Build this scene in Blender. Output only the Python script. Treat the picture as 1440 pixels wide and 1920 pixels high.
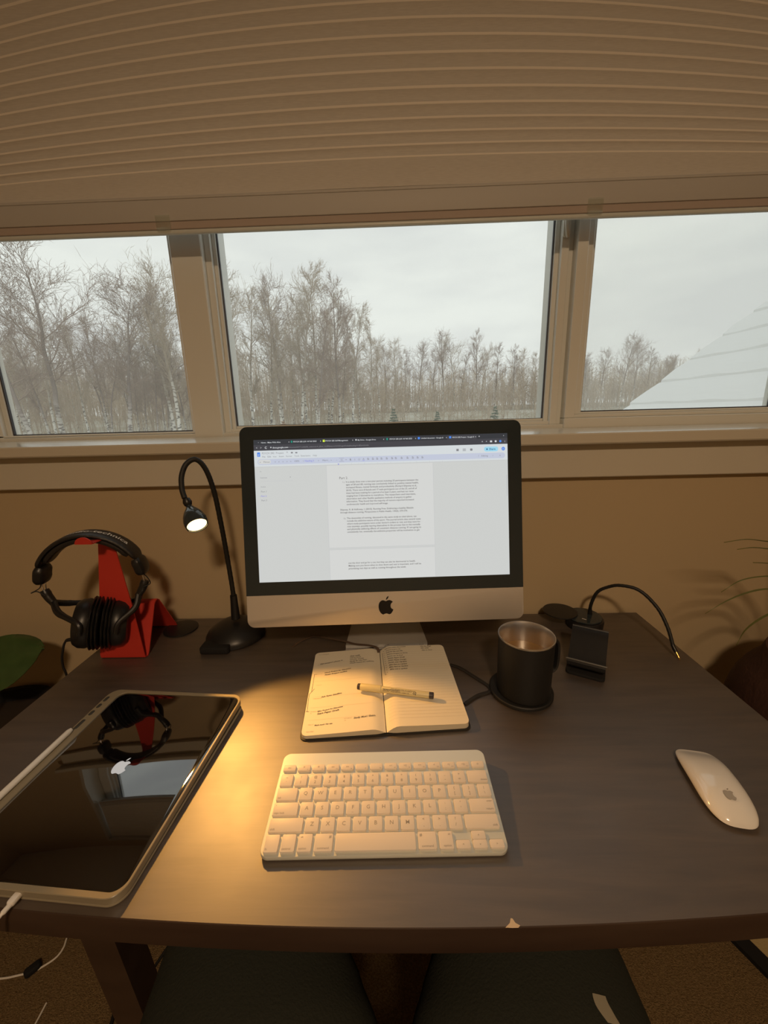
import bpy, bmesh, math, random
import numpy as np
from math import sin, cos, pi, radians, sqrt
from mathutils import Vector, Matrix

for o in list(bpy.data.objects):
    bpy.data.objects.remove(o)
scene = bpy.context.scene
COL = scene.collection
random.seed(7)

# ------------------------------------------------------------------ camera
# desk top is z = 0, the window wall runs along X, the room lies towards -Y
CP, CR, CY = .2435, -.0269, -.0268
f_ = Vector((sin(CY) * cos(CP), cos(CY) * cos(CP), -sin(CP)))
r_ = Vector((cos(CY), -sin(CY), 0))
u_ = r_.cross(f_)
R_ = r_ * cos(CR) + u_ * sin(CR)
U_ = -r_ * sin(CR) + u_ * cos(CR)
cam = bpy.data.cameras.new('camera')
cam.sensor_fit = 'VERTICAL'
cam.sensor_height = 24
cam.sensor_width = 18
cam.lens = 24 * 755 / 1920
cam.clip_start = .02
cam.clip_end = 800
camo = bpy.data.objects.new('camera', cam)
COL.objects.link(camo)
m_ = Matrix((R_, U_, -f_)).transposed().to_4x4()
m_.translation = Vector((.0211, -.4087, .4871))
camo.matrix_world = m_
scene.camera = camo

# ------------------------------------------------------------------ view, sky, lamps of the room
scene.view_settings.view_transform = 'Standard'
scene.view_settings.look = 'None'
scene.view_settings.gamma = 1
scene.view_settings.use_curve_mapping = False
scene.view_settings.exposure = 0.0
try:
    scene.cycles.use_denoising = True
    scene.cycles.max_bounces = 10
    scene.cycles.transparent_max_bounces = 24
    scene.cycles.sample_clamp_indirect = 6
    scene.cycles.caustics_refractive = False
except Exception:
    pass

SKY = .98
world = bpy.data.worlds.new('overcast_sky')
scene.world = world
world.use_nodes = True
nt = world.node_tree
nt.nodes.clear()
wo = nt.nodes.new('ShaderNodeOutputWorld')
bg = nt.nodes.new('ShaderNodeBackground')
tc = nt.nodes.new('ShaderNodeTexCoord')
mp = nt.nodes.new('ShaderNodeMapping')
mp.inputs['Scale'].default_value = (1.4, 1.4, 5.0)
nz = nt.nodes.new('ShaderNodeTexNoise')
nz.inputs['Scale'].default_value = 1.7
nz.inputs['Detail'].default_value = 5
rp = nt.nodes.new('ShaderNodeValToRGB')
rp.color_ramp.elements[0].position = .34
rp.color_ramp.elements[0].color = (.80, .81, .82, 1)
rp.color_ramp.elements[1].position = .62
rp.color_ramp.elements[1].color = (.99, 1.0, .975, 1)
nt.links.new(tc.outputs['Generated'], mp.inputs['Vector'])
nt.links.new(mp.outputs['Vector'], nz.inputs['Vector'])
nt.links.new(nz.outputs['Fac'], rp.inputs['Fac'])
nt.links.new(rp.outputs['Color'], bg.inputs['Color'])
bg.inputs['Strength'].default_value = SKY
nt.links.new(bg.outputs[0], wo.inputs['Surface'])

CEIL_W = 29.0          # warm ceiling lamp behind the photographer (W)
DESK_W = 9.6           # bulb of the gooseneck lamp (W)


# ------------------------------------------------------------------ materials
def mat(name, col, rough=.5, metal=0., spec=.5, coat=0., emit=None, estr=1., noise=None, bump=None, trans=0.):
    """noise = (scale, colour2, low, high, stretch); bump = (scale, strength, distance, stretch)"""
    m = bpy.data.materials.new(name)
    m.use_nodes = True
    t = m.node_tree
    p = t.nodes['Principled BSDF']
    p.inputs['Base Color'].default_value = (*col, 1)
    p.inputs['Roughness'].default_value = rough
    p.inputs['Metallic'].default_value = metal
    p.inputs['Specular IOR Level'].default_value = spec
    p.inputs['Coat Weight'].default_value = coat
    p.inputs['Coat Roughness'].default_value = .05
    if trans:
        p.inputs['Transmission Weight'].default_value = trans
    if emit is not None:
        p.inputs['Emission Color'].default_value = (*emit, 1)
        p.inputs['Emission Strength'].default_value = estr
    co = None
    if noise or bump:
        co = t.nodes.new('ShaderNodeTexCoord')
    if noise:
        mpn = t.nodes.new('ShaderNodeMapping')
        mpn.inputs['Scale'].default_value = noise[4] if len(noise) > 4 else (1, 1, 1)
        n = t.nodes.new('ShaderNodeTexNoise')
        n.inputs['Scale'].default_value = noise[0]
        n.inputs['Detail'].default_value = 6
        rr = t.nodes.new('ShaderNodeValToRGB')
        rr.color_ramp.elements[0].position = noise[2]
        rr.color_ramp.elements[0].color = (*col, 1)
        rr.color_ramp.elements[1].position = noise[3]
        rr.color_ramp.elements[1].color = (*noise[1], 1)
        t.links.new(co.outputs['Object'], mpn.inputs['Vector'])
        t.links.new(mpn.outputs[0], n.inputs['Vector'])
        t.links.new(n.outputs['Fac'], rr.inputs['Fac'])
        t.links.new(rr.outputs['Color'], p.inputs['Base Color'])
    if bump:
        mpb = t.nodes.new('ShaderNodeMapping')
        mpb.inputs['Scale'].default_value = bump[3] if len(bump) > 3 else (1, 1, 1)
        n = t.nodes.new('ShaderNodeTexNoise')
        n.inputs['Scale'].default_value = bump[0]
        n.inputs['Detail'].default_value = 5
        b = t.nodes.new('ShaderNodeBump')
        b.inputs['Strength'].default_value = bump[1]
        b.inputs['Distance'].default_value = bump[2]
        t.links.new(co.outputs['Object'], mpb.inputs['Vector'])
        t.links.new(mpb.outputs[0], n.inputs['Vector'])
        t.links.new(n.outputs['Fac'], b.inputs['Height'])
        t.links.new(b.outputs[0], p.inputs['Normal'])
    return m


def emis(name, col, s=1.):
    """self-lit pixels behind a glossy sheet (screens)"""
    return mat(name, (.01, .01, .01), .12, 0, .3, emit=col, estr=s)


def pane_mat(name, haze=.04, tint=(.96, .98, .965)):
    """thin window glass, window glare put in as haze: clear film + mirror film + a veil of scattered light"""
    m = bpy.data.materials.new(name)
    m.use_nodes = True
    t = m.node_tree
    t.nodes.clear()
    out = t.nodes.new('ShaderNodeOutputMaterial')
    tr = t.nodes.new('ShaderNodeBsdfTransparent')
    tr.inputs[0].default_value = (*tint, 1)
    gl = t.nodes.new('ShaderNodeBsdfGlossy')
    gl.inputs['Roughness'].default_value = .0
    fr = t.nodes.new('ShaderNodeFresnel')
    fr.inputs['IOR'].default_value = 1.35
    mx = t.nodes.new('ShaderNodeMixShader')
    ge = t.nodes.new('ShaderNodeNewGeometry')          # the film mirrors on its outer face only
    inv = t.nodes.new('ShaderNodeMath')
    inv.operation = 'SUBTRACT'
    inv.inputs[0].default_value = 1
    t.links.new(ge.outputs['Backfacing'], inv.inputs[1])
    mu = t.nodes.new('ShaderNodeMath')
    mu.operation = 'MULTIPLY'
    t.links.new(inv.outputs[0], mu.inputs[0])
    t.links.new(fr.outputs[0], mu.inputs[1])
    t.links.new(mu.outputs[0], mx.inputs[0])
    t.links.new(tr.outputs[0], mx.inputs[1])
    t.links.new(gl.outputs[0], mx.inputs[2])
    tl = t.nodes.new('ShaderNodeBsdfTranslucent')
    tl.inputs[0].default_value = (.95, .95, .9, 1)
    m2 = t.nodes.new('ShaderNodeMixShader')
    m2.inputs[0].default_value = haze  # pale veil stands in for glare washing out the view
    t.links.new(mx.outputs[0], m2.inputs[1])
    t.links.new(tl.outputs[0], m2.inputs[2])
    t.links.new(m2.outputs[0], out.inputs['Surface'])
    return m


def blind_mat():
    m = mat('blind_fabric', (.68, .66, .62), .9, spec=.1, bump=(900, .25, .0006, (1, 1, 2.5)),
            noise=(300, (.61, .59, .55), .3, .7, (.2, 1, 3)))
    t = m.node_tree
    p = t.nodes['Principled BSDF']
    tl = t.nodes.new('ShaderNodeBsdfTranslucent')
    tl.inputs[0].default_value = (.5, .45, .38, 1)
    mx = t.nodes.new('ShaderNodeMixShader')
    mx.inputs[0].default_value = .05
    t.links.new(p.outputs[0], mx.inputs[1])
    t.links.new(tl.outputs[0], mx.inputs[2])
    t.links.new(mx.outputs[0], t.nodes['Material Output'].inputs['Surface'])
    return m


def wood_mat():
    m = mat('dark_wood_laminate', (.030, .019, .013), .36, spec=1.0)
    t = m.node_tree
    p = t.nodes['Principled BSDF']
    co = t.nodes.new('ShaderNodeTexCoord')
    mp = t.nodes.new('ShaderNodeMapping')
    mp.inputs['Scale'].default_value = (2.2, 26, 26)
    n = t.nodes.new('ShaderNodeTexNoise')
    n.inputs['Scale'].default_value = 2.4
    n.inputs['Detail'].default_value = 9
    n.inputs['Roughness'].default_value = .65
    n.inputs['Distortion'].default_value = .6
    r = t.nodes.new('ShaderNodeValToRGB')
    e = r.color_ramp.elements
    e[0].position, e[0].color = .30, (.030, .019, .013, 1)
    e[1].position, e[1].color = .72, (.080, .056, .039, 1)
    t.links.new(co.outputs['Object'], mp.inputs[0])
    t.links.new(mp.outputs[0], n.inputs['Vector'])
    t.links.new(n.outputs['Fac'], r.inputs['Fac'])
    t.links.new(r.outputs['Color'], p.inputs['Base Color'])
    b = t.nodes.new('ShaderNodeBump')
    b.inputs['Strength'].default_value = .10
    b.inputs['Distance'].default_value = .0006
    t.links.new(n.outputs['Fac'], b.inputs['Height'])
    t.links.new(b.outputs[0], p.inputs['Normal'])
    n2 = t.nodes.new('ShaderNodeTexNoise')          # smudges and wiped streaks
    n2.inputs['Scale'].default_value = 9
    n2.inputs['Detail'].default_value = 4
    mr = t.nodes.new('ShaderNodeMapRange')
    mr.inputs['From Min'].default_value = .35
    mr.inputs['From Max'].default_value = .7
    mr.inputs['To Min'].default_value = .49
    mr.inputs['To Max'].default_value = .56
    t.links.new(co.outputs['Object'], n2.inputs['Vector'])
    t.links.new(n2.outputs['Fac'], mr.inputs['Value'])
    t.links.new(mr.outputs[0], p.inputs['Roughness'])
    return m


def bark_mat(name, base=(.46, .40, .34), white=(.82, .80, .74), z0=3., z1=7.):
    """white aspen bark with dark scars low on the trunk, grey-brown higher up (object height)"""
    m = mat(name, base, .9, spec=.1)
    t = m.node_tree
    p = t.nodes['Principled BSDF']
    co = t.nodes.new('ShaderNodeTexCoord')
    sx = t.nodes.new('ShaderNodeSeparateXYZ')
    t.links.new(co.outputs['Object'], sx.inputs[0])
    mr = t.nodes.new('ShaderNodeMapRange')
    mr.inputs['From Min'].default_value = z0
    mr.inputs['From Max'].default_value = z1
    t.links.new(sx.outputs['Z'], mr.inputs['Value'])
    mp = t.nodes.new('ShaderNodeMapping')
    mp.inputs['Scale'].default_value = (1, 1, 2.5)
    n = t.nodes.new('ShaderNodeTexNoise')
    n.inputs['Scale'].default_value = 2.6
    n.inputs['Detail'].default_value = 5
    r = t.nodes.new('ShaderNodeValToRGB')
    e = r.color_ramp.elements
    e[0].position, e[0].color = .40, (.13, .11, .10, 1)
    e[1].position, e[1].color = .50, (*white, 1)
    t.links.new(co.outputs['Object'], mp.inputs[0])
    t.links.new(mp.outputs[0], n.inputs['Vector'])
    t.links.new(n.outputs['Fac'], r.inputs['Fac'])
    mx = t.nodes.new('ShaderNodeMix')
    mx.data_type = 'RGBA'
    t.links.new(mr.outputs[0], mx.inputs[0])
    t.links.new(r.outputs['Color'], mx.inputs[6])
    mx.inputs[7].default_value = (*base, 1)
    t.links.new(mx.outputs[2], p.inputs['Base Color'])
    return m


M = {}
M['wall'] = mat('wall_paint', (.50, .395, .25), .85, spec=.2, bump=(260, .08, .001))
M['trim'] = mat('white_gloss_trim', (.61, .575, .49), .18, spec=.5)
M['vinyl'] = mat('white_vinyl', (.72, .73, .69), .35, spec=.5)
M['gasket'] = mat('dark_gasket', (.06, .06, .07), .6)
M['ceil'] = mat('ceiling_white', (.75, .73, .68), .9, bump=(150, .2, .002))
M['carpet'] = mat('beige_carpet', (.25, .175, .09), 1., spec=.0, noise=(260, (.15, .10, .05), .35, .7), bump=(420, .9, .006))
M['glass'] = pane_mat('window_glass', .10)
M['screenglass'] = pane_mat('screened_glass', .18, (.93, .95, .93))
M['blind'] = blind_mat()
M['crease_glint'] = mat('blind_crease_glint', (.85, .81, .74), .9, spec=.1)  # paler than the fabric: light caught by the folds, put into the colour
M['rail'] = mat('blind_rail_grey', (.52, .51, .49), .6, bump=(120, .1, .0008, (.1, 1, 8)))
M['railstrip'] = mat('blind_strip_taupe', (.44, .37, .33), .8)
M['raillip'] = mat('blind_lip_satin', (.62, .66, .64), .3)
M['clear'] = pane_mat('clear_plastic_tab', .22)
M['wood'] = wood_mat()
M['woodedge'] = mat('dark_edge_band', (.035, .019, .013), .45, noise=(5, (.05, .03, .02), .3, .7, (1, 8, 8)))
M['chip'] = mat('bare_chipboard', (.55, .45, .33), .9)
M['alu'] = mat('brushed_aluminium', (.62, .58, .53), .5, .45, bump=(700, .03, .0002))
M['alu2'] = mat('satin_silver_paint', (.62, .615, .60), .36, .55)
M['black'] = mat('black_plastic', (.012, .012, .013), .38)
M['blackmat'] = mat('matt_black', (.012, .012, .013), .75, spec=.3)
M['rubber'] = mat('black_rubber', (.009, .009, .009), .6, bump=(300, .15, .0006))
M['leather'] = mat('black_leatherette', (.014, .013, .013), .42, bump=(160, .5, .0015))
M['bezel'] = mat('black_bezel_glass', (.030, .041, .048), .10, spec=.5)
M['logo'] = mat('black_logo', (.012, .012, .014), .25)
M['key'] = mat('white_key_plastic', (.76, .69, .61), .45)
M['kbplate'] = mat('keyboard_aluminium', (.70, .72, .66), .38, .35)
M['legend'] = mat('grey_key_print', (.36, .33, .30), .6)
M['mouse'] = mat('white_gloss_plastic', (.80, .78, .74), .12, coat=.6)
M['mousebase'] = mat('mouse_aluminium', (.45, .45, .45), .35, 1.)
M['greylogo'] = mat('grey_print', (.38, .36, .33), .3)
M['paper'] = mat('cream_paper', (.80, .74, .60), .85, spec=.15)
M['pages'] = mat('page_edges', (.72, .65, .50), .9, spec=.1, bump=(900, .5, .001, (.05, .05, 5)))
M['ruled'] = mat('ruled_line_print', (.62, .56, .44), .9)
M['ink'] = mat('black_ink', (.10, .085, .07), .8)
M['greyink'] = mat('printed_grey', (.40, .36, .28), .8)
M['cover'] = mat('black_notebook_cover', (.02, .018, .016), .6)
M['ribbon'] = mat('brown_ribbon', (.10, .065, .045), .7)
M['penbody'] = mat('cream_pen_barrel', (.62, .56, .34), .4)
M['penend'] = mat('dark_pen_end', (.05, .04, .045), .45)
M['pencap'] = mat('cream_pen_cap', (.66, .58, .33), .4)
M['mug'] = mat('black_powder_coat', (.010, .010, .010), .55)
M['steel'] = mat('polished_steel', (.85, .84, .82), .30, 1.)
M['coffee'] = mat('milky_coffee', (.24, .135, .05), .18)
M['gold'] = mat('gold_plated', (.95, .60, .18), .25, 1.)
M['red'] = mat('red_powder_coat', (.52, .035, .022), .5)
M['white'] = mat('white_print', (.75, .75, .72), .6)
M['case'] = mat('clear_frosted_case', (.27, .235, .165), .25, spec=.6)
M['caseslot'] = mat('dark_slot', (.05, .05, .045), .5)
M['pencil'] = mat('white_stylus', (.82, .82, .80), .2)
M['tabglass'] = mat('black_tablet_glass', (.003, .003, .004), .015, spec=1.0, coat=1.0)
M['cable'] = mat('white_cable', (.78, .75, .70), .45)
M['leaf'] = mat('dark_green_leaf', (.035, .075, .022), .35, noise=(30, (.05, .10, .03), .3, .7))
M['frond'] = mat('olive_frond', (.13, .14, .03), .5)
M['basket'] = mat('brown_woven_planter', (.055, .020, .012), .8, bump=(90, .6, .004))
M['soil'] = mat('potting_soil', (.03, .02, .014), 1.)
M['tan'] = mat('tan_mat', (.46, .36, .18), .95, bump=(400, .5, .003))
M['trouser'] = mat('dark_green_grey_fleece', (.028, .030, .024), .95, spec=.1, bump=(350, .4, .002))
M['sock'] = mat('grey_sock', (.10, .10, .10), .95)
M['patch'] = mat('pale_print_mark', (.30, .27, .20), .9)
M['bark'] = bark_mat('aspen_bark')
M['barkdark'] = bark_mat('aspen_bark_grey', (.29, .235, .21), (.80, .78, .72), 2.2, 5.)
M['twig'] = mat('bare_twigs', (.40, .305, .25), .95, spec=.05)
M['twigpale'] = mat('pale_twigs', (.54, .45, .35), .95, spec=.05)
M['brush'] = mat('brown_brush', (.46, .36, .265), .95, spec=.05, noise=(.5, (.66, .55, .42), .35, .7))
M['ground'] = mat('dead_grass', (.34, .31, .235), 1., spec=0, noise=(.25, (.50, .48, .42), .4, .7))
M['spruce'] = mat('spruce_green', (.10, .15, .09), .9)
M['rust'] = mat('rusty_leaves', (.38, .21, .09), .9)
for k_, i_ in (('tabglass', 1.7), ('wood', 1.85)):
    M[k_].node_tree.nodes['Principled BSDF'].inputs['IOR'].default_value = i_
M['snow'] = mat('snow', (.86, .88, .90), .7, spec=.3, bump=(1.2, .5, .06, (2.2, .35, 2.2)))
M['shingle'] = mat('grey_shingle', (.16, .15, .14), .9)


# ------------------------------------------------------------------ mesh helpers
def new():
    return bmesh.new()


def obj(name, bm, m, parent=None, smooth=True, label=None, angle=35):
    me = bpy.data.meshes.new(name)
    bmesh.ops.recalc_face_normals(bm, faces=bm.faces)
    bm.to_mesh(me)
    bm.free()
    return objm(name, me, m, parent, smooth, label, angle)


def objm(name, me, m, parent=None, smooth=True, label=None, angle=35):
    o = bpy.data.objects.new(name, me)
    COL.objects.link(o)
    if m is not None:
        for mm in (m if isinstance(m, (list, tuple)) else [m]):
            me.materials.append(mm)
    if smooth:
        me.shade_smooth()
        try:
            me.set_sharp_from_angle(angle=radians(angle))
        except Exception:
            pass
    if parent is not None:
        o.parent = parent
    if label:
        o['label'] = label
    return o


def thing(name, label, cat, loc=(0, 0, 0), rz=0, group=None):
    o = bpy.data.objects.new(name, None)
    o.empty_display_size = .02
    COL.objects.link(o)
    o.location = loc
    o.rotation_euler = (0, 0, rz)
    return tag(o, label, cat, group)


def tag(o, label, cat, group=None):
    o['label'] = label
    o['category'] = cat
    if group:
        o['group'] = group
    return o


def struct(o):
    o['kind'] = 'structure'
    return o


def xf(bm, verts, loc=(0, 0, 0), rot=None, scale=None):
    mt = Matrix.Translation(loc)
    if rot is not None:
        mt = mt @ rot.to_4x4()
    if scale is not None:
        mt = mt @ Matrix.Diagonal((*scale, 1))
    bmesh.ops.transform(bm, matrix=mt, verts=verts)


def box(bm, c, s, bev=0, seg=2, rot=None):
    v = bmesh.ops.create_cube(bm, size=1)['verts']
    xf(bm, v, scale=s)
    if bev:
        es = list({e for q in v for e in q.link_edges})
        res = bmesh.ops.bevel(bm, geom=es, offset=bev, segments=seg, affect='EDGES', profile=.5)
        v = list({q for f in res['faces'] for q in f.verts} | {q for q in v if q.is_valid})
    xf(bm, v, c, rot)
    return bm


def span(bm, x0, x1, y0, y1, z0, z1, bev=0, seg=1):
    return box(bm, ((x0 + x1) / 2, (y0 + y1) / 2, (z0 + z1) / 2), (x1 - x0, y1 - y0, z1 - z0), bev, seg)


def loft(bm, rings, cap0=True, cap1=True, closed=True):
    vs = [[bm.verts.new(p) for p in r] for r in rings]
    n = len(vs[0])
    for a, b in zip(vs, vs[1:]):
        for i in range(n if closed else n - 1):
            j = (i + 1) % n
            try:
                bm.faces.new((a[i], a[j], b[j], b[i]))
            except ValueError:
                pass
    if cap0:
        bm.faces.new(vs[0][::-1])
    if cap1:
        bm.faces.new(vs[-1])
    return vs


def rrect(w, d, r, n=6, z=0, cx=0, cy=0):
    r = max(min(r, w / 2 - 1e-5, d / 2 - 1e-5), 1e-5)
    out = []
    for (sx, sy, a0) in ((1, 1, 0), (-1, 1, pi / 2), (-1, -1, pi), (1, -1, 3 * pi / 2)):
        for i in range(n + 1):
            a = a0 + i * pi / 2 / n
            out.append((cx + sx * (w / 2 - r) + r * cos(a), cy + sy * (d / 2 - r) + r * sin(a), z))
    return out


def rslab(bm, w, d, r, z0, z1, b=.001, n=6, cx=0, cy=0, bb=None):
    """rounded-corner slab with softened top (b) and bottom (bb) rim"""
    bb = b if bb is None else bb
    rings = []
    if bb:
        rings += [rrect(w - 2 * bb, d - 2 * bb, r - bb, n, z0, cx, cy), rrect(w - .6 * bb, d - .6 * bb, r - .3 * bb, n, z0 + .3 * bb, cx, cy)]
    rings.append(rrect(w, d, r, n, z0 + bb, cx, cy))
    rings.append(rrect(w, d, r, n, z1 - b, cx, cy))
    if b:
        rings += [rrect(w - .6 * b, d - .6 * b, r - .3 * b, n, z1 - .3 * b, cx, cy), rrect(w - 2 * b, d - 2 * b, r - b, n, z1, cx, cy)]
    loft(bm, rings)
    return bm


def lathe(bm, prof, seg=48, c=(0, 0, 0), rot=None, cap0=True, cap1=True):
    rings = [[(r * cos(2 * pi * i / seg), r * sin(2 * pi * i / seg), z) for i in range(seg)] for r, z in prof]
    b0 = set(bm.verts)
    loft(bm, rings, cap0, cap1)
    v = [q for q in bm.verts if q not in b0]
    xf(bm, v, c, rot)
    return bm


def to_dir(d):
    return Vector((0, 0, 1)).rotation_difference(Vector(d).normalized()).to_matrix()


def cr(pts, n=8):
    """Catmull-Rom through points"""
    P = [Vector(p) for p in pts]
    P = [P[0] * 2 - P[1]] + P + [P[-1] * 2 - P[-2]]
    out = []
    for i in range(1, len(P) - 2):
        a, b, c, d = P[i - 1], P[i], P[i + 1], P[i + 2]
        for k in range(n):
            t = k / n
            out.append(.5 * ((2 * b) + (c - a) * t + (2 * a - 5 * b + 4 * c - d) * t * t + (3 * b - a - 3 * c + d) * t ** 3))
    out.append(P[-2])
    return out


def tube(bm, pts, rad, seg=10, flat=None, caps=True):
    """sweep a circle (or an ellipse: flat=(a,b,up)) along pts; rad is a number or a list"""
    P = [Vector(p) for p in pts]
    n = len(P)
    R = rad if isinstance(rad, (list, tuple)) else [rad] * n
    t0 = (P[1] - P[0]).normalized()
    ref = Vector(flat[2]) if flat else (Vector((0, 0, 1)) if abs(t0.z) < .9 else Vector((1, 0, 0)))
    nn = (ref - t0 * ref.dot(t0)).normalized()
    rings = []
    for i in range(n):
        t = (P[min(i + 1, n - 1)] - P[max(i - 1, 0)]).normalized()
        if flat:
            nn = (ref - t * ref.dot(t)).normalized()
        else:
            nn = (nn - t * nn.dot(t)).normalized()
        bb = t.cross(nn)
        a, b = (flat[0], flat[1]) if flat else (1, 1)
        rings.append([P[i] + (nn * cos(2 * pi * k / seg) * a + bb * sin(2 * pi * k / seg) * b) * R[i] for k in range(seg)])
    loft(bm, rings, caps, caps)
    return bm


def ngon(bm, pts):
    return bm.faces.new([bm.verts.new(p) for p in pts])


def extr(bm, pts, dv):
    """polygon pts extruded by vector dv"""
    loft(bm, [pts, [tuple(Vector(p) + Vector(dv)) for p in pts]])
    return bm


_tc = {}


def text_bm(bm, s, size, loc=(0, 0, 0), rot=None, align='LEFT', shear=0., bold=0., spacing=1., res=2):
    """flat lettering added to bm; lies in XY unless rot is given"""
    k = (s, align, shear, bold, spacing, res)
    if k not in _tc:
        cu = bpy.data.curves.new('t', 'FONT')
        cu.body = s
        cu.size = 1
        cu.align_x = align
        cu.shear = shear
        cu.offset = bold
        cu.space_character = spacing
        cu.resolution_u = res
        ob = bpy.data.objects.new('t', cu)
        me = bpy.data.meshes.new_from_object(ob)
        bpy.data.objects.remove(ob)
        _tc[k] = ([tuple(v.co) for v in me.vertices], [tuple(p.vertices) for p in me.polygons])
        bpy.data.meshes.remove(me)
    V, Fc = _tc[k]
    mt = Matrix.Translation(loc) @ (rot.to_4x4() if rot is not None else Matrix()) @ Matrix.Scale(size, 4)
    vs = [bm.verts.new(mt @ Vector(v)) for v in V]
    for f in Fc:
        try:
            bm.faces.new([vs[i] for i in f])
        except ValueError:
            pass
    return bm


def text_w(s, **kw):
    b = new()
    text_bm(b, s, 1, **kw)
    w = max((v.co.x for v in b.verts), default=1) - min((v.co.x for v in b.verts), default=0)
    b.free()
    return max(w, 1e-3)


def fruit_outline():
    body = [(0, .34), (.10, .39), (.24, .41), (.37, .35), (.43, .28), (.34, .19), (.295, .06), (.31, -.07), (.38, -.17), (.46, -.21),
            (.41, -.34), (.31, -.47), (.20, -.515), (.10, -.48), (0, -.455), (-.10, -.48), (-.20, -.515), (-.32, -.45),
            (-.43, -.28), (-.48, -.05), (-.46, .17), (-.37, .33), (-.23, .41), (-.10, .385)]
    body = [tuple(p) for p in cr([(*p, 0) for p in body] + [(*body[0], 0)], 4)][:-1]
    leaf = [(0, .43, 0), (.02, .53, 0), (.08, .62, 0), (.18, .68, 0), (.17, .59, 0), (.11, .49, 0)]
    return body, leaf


def fruit_logo(bm, s, mt, th=0.):
    for pl in fruit_outline():
        pts = [tuple(mt @ (Vector(p) * s)) for p in pl]
        if th:
            q = [tuple(mt @ (Vector(p) * s + Vector((0, 0, th)))) for p in pl]
            loft(bm, [pts, q])
        else:
            ngon(bm, pts)
    return bm


def seg_mesh(name, P0, P1, R0, R1, n=3):
    """many little tapered prisms as one mesh (numpy)"""
    P0, P1, R0, R1 = map(np.asarray, (P0, P1, R0, R1))
    k = len(P0)
    d = P1 - P0
    L = np.linalg.norm(d, axis=1, keepdims=True) + 1e-9
    t = d / L
    ref = np.where(np.abs(t[:, 2:3]) < .9, np.array([[0, 0, 1.]]), np.array([[1., 0, 0]]))
    a = np.cross(ref, t)
    a /= np.linalg.norm(a, axis=1, keepdims=True) + 1e-9
    b = np.cross(t, a)
    ang = np.arange(n) * 2 * pi / n
    ca, sa = np.cos(ang), np.sin(ang)
    off = a[:, None, :] * ca[None, :, None] + b[:, None, :] * sa[None, :, None]
    v = np.concatenate([P0[:, None, :] + off * R0[:, None, None], P1[:, None, :] + off * R1[:, None, None]], 1).reshape(-1, 3)
    i = np.arange(n)
    j = (i + 1) % n
    q = np.stack([i, j, j + n, i + n], 1)
    fc = (np.arange(k)[:, None, None] * 2 * n + q[None]).reshape(-1)
    me = bpy.data.meshes.new(name)
    nf = k * n
    me.vertices.add(len(v))
    me.vertices.foreach_set('co', v.astype(np.float32).ravel())
    me.loops.add(nf * 4)
    me.loops.foreach_set('vertex_index', fc.astype(np.int32))
    me.polygons.add(nf)
    me.polygons.foreach_set('loop_start', (np.arange(nf) * 4).astype(np.int32))
    me.polygons.foreach_set('loop_total', np.full(nf, 4, np.int32))
    me.update()
    me.validate()
    return me


# ================================================================== ROOM
XL, XR, YB, ZF, ZC = -1.95, 1.95, -2.9, -.73, 1.70
WY0, WY1 = .50, .66                       # window wall: room face, outer face
OX0, OX1, OZ0, OZ1 = -1.03, 1.01, .405, 1.56   # window opening

b = new(); span(b, XL - .15, XR + .15, YB - .15, WY0, ZF - .1, ZF)
struct(obj('floor', b, M['carpet'], smooth=False))
b = new(); span(b, XL - .15, XR + .15, YB - .15, WY1, ZC, ZC + .1)
struct(obj('ceiling', b, M['ceil'], smooth=False))
b = new()
span(b, XL - .15, OX0, WY0, WY1, ZF - .1, ZC)
span(b, OX1, XR + .15, WY0, WY1, ZF - .1, ZC)
span(b, OX0, OX1, WY0, WY1, ZF - .1, OZ0)
span(b, OX0, OX1, WY0, WY1, OZ1, ZC)
struct(obj('wall_back', b, M['wall'], smooth=False))
b = new(); span(b, XL - .15, XL, YB, WY0, ZF, ZC); struct(obj('wall_left', b, M['wall'], smooth=False))
b = new(); span(b, XR, XR + .15, YB, WY0, ZF, ZC); struct(obj('wall_right', b, M['wall'], smooth=False))
b = new(); span(b, XL - .15, XR + .15, YB - .15, YB, ZF, ZC); struct(obj('wall_front', b, M['wall'], smooth=False))
b = new(); span(b, XL, XR, WY0 - .015, WY0, ZF, ZF + .10, .003); struct(obj('baseboard_back', b, M['trim']))

# sill board, apron, side jamb linings, head lining
b = new()                                   # sill board, its top pitched a little towards the room
extr(b, [(OX0 - .07, y, z) for y, z in ((.457, .410), (.455, .413), (.455, .4305), (.457, .4332), (.460, .4338), (.569, .4398), (.569, .410))], (OX1 - OX0 + .14, 0, 0))
struct(obj('trim_1', b, M['trim'], angle=25))
b = new(); span(b, OX0 - .05, OX1 + .05, .482, .4999, .335, .4095, .002, 1); struct(obj('trim_2', b, M['trim']))
b = new(); span(b, OX0, OX0 + .018, .497, .575, .434, OZ1); struct(obj('trim_3', b, M['trim']))
b = new(); span(b, OX1 - .018, OX1, .497, .575, .434, OZ1); struct(obj('trim_4', b, M['trim']))
b = new(); span(b, OX0 + .018, OX1 - .018, .497, .575, OZ1 - .018, OZ1); struct(obj('trim_5', b, M['trim']))

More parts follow.
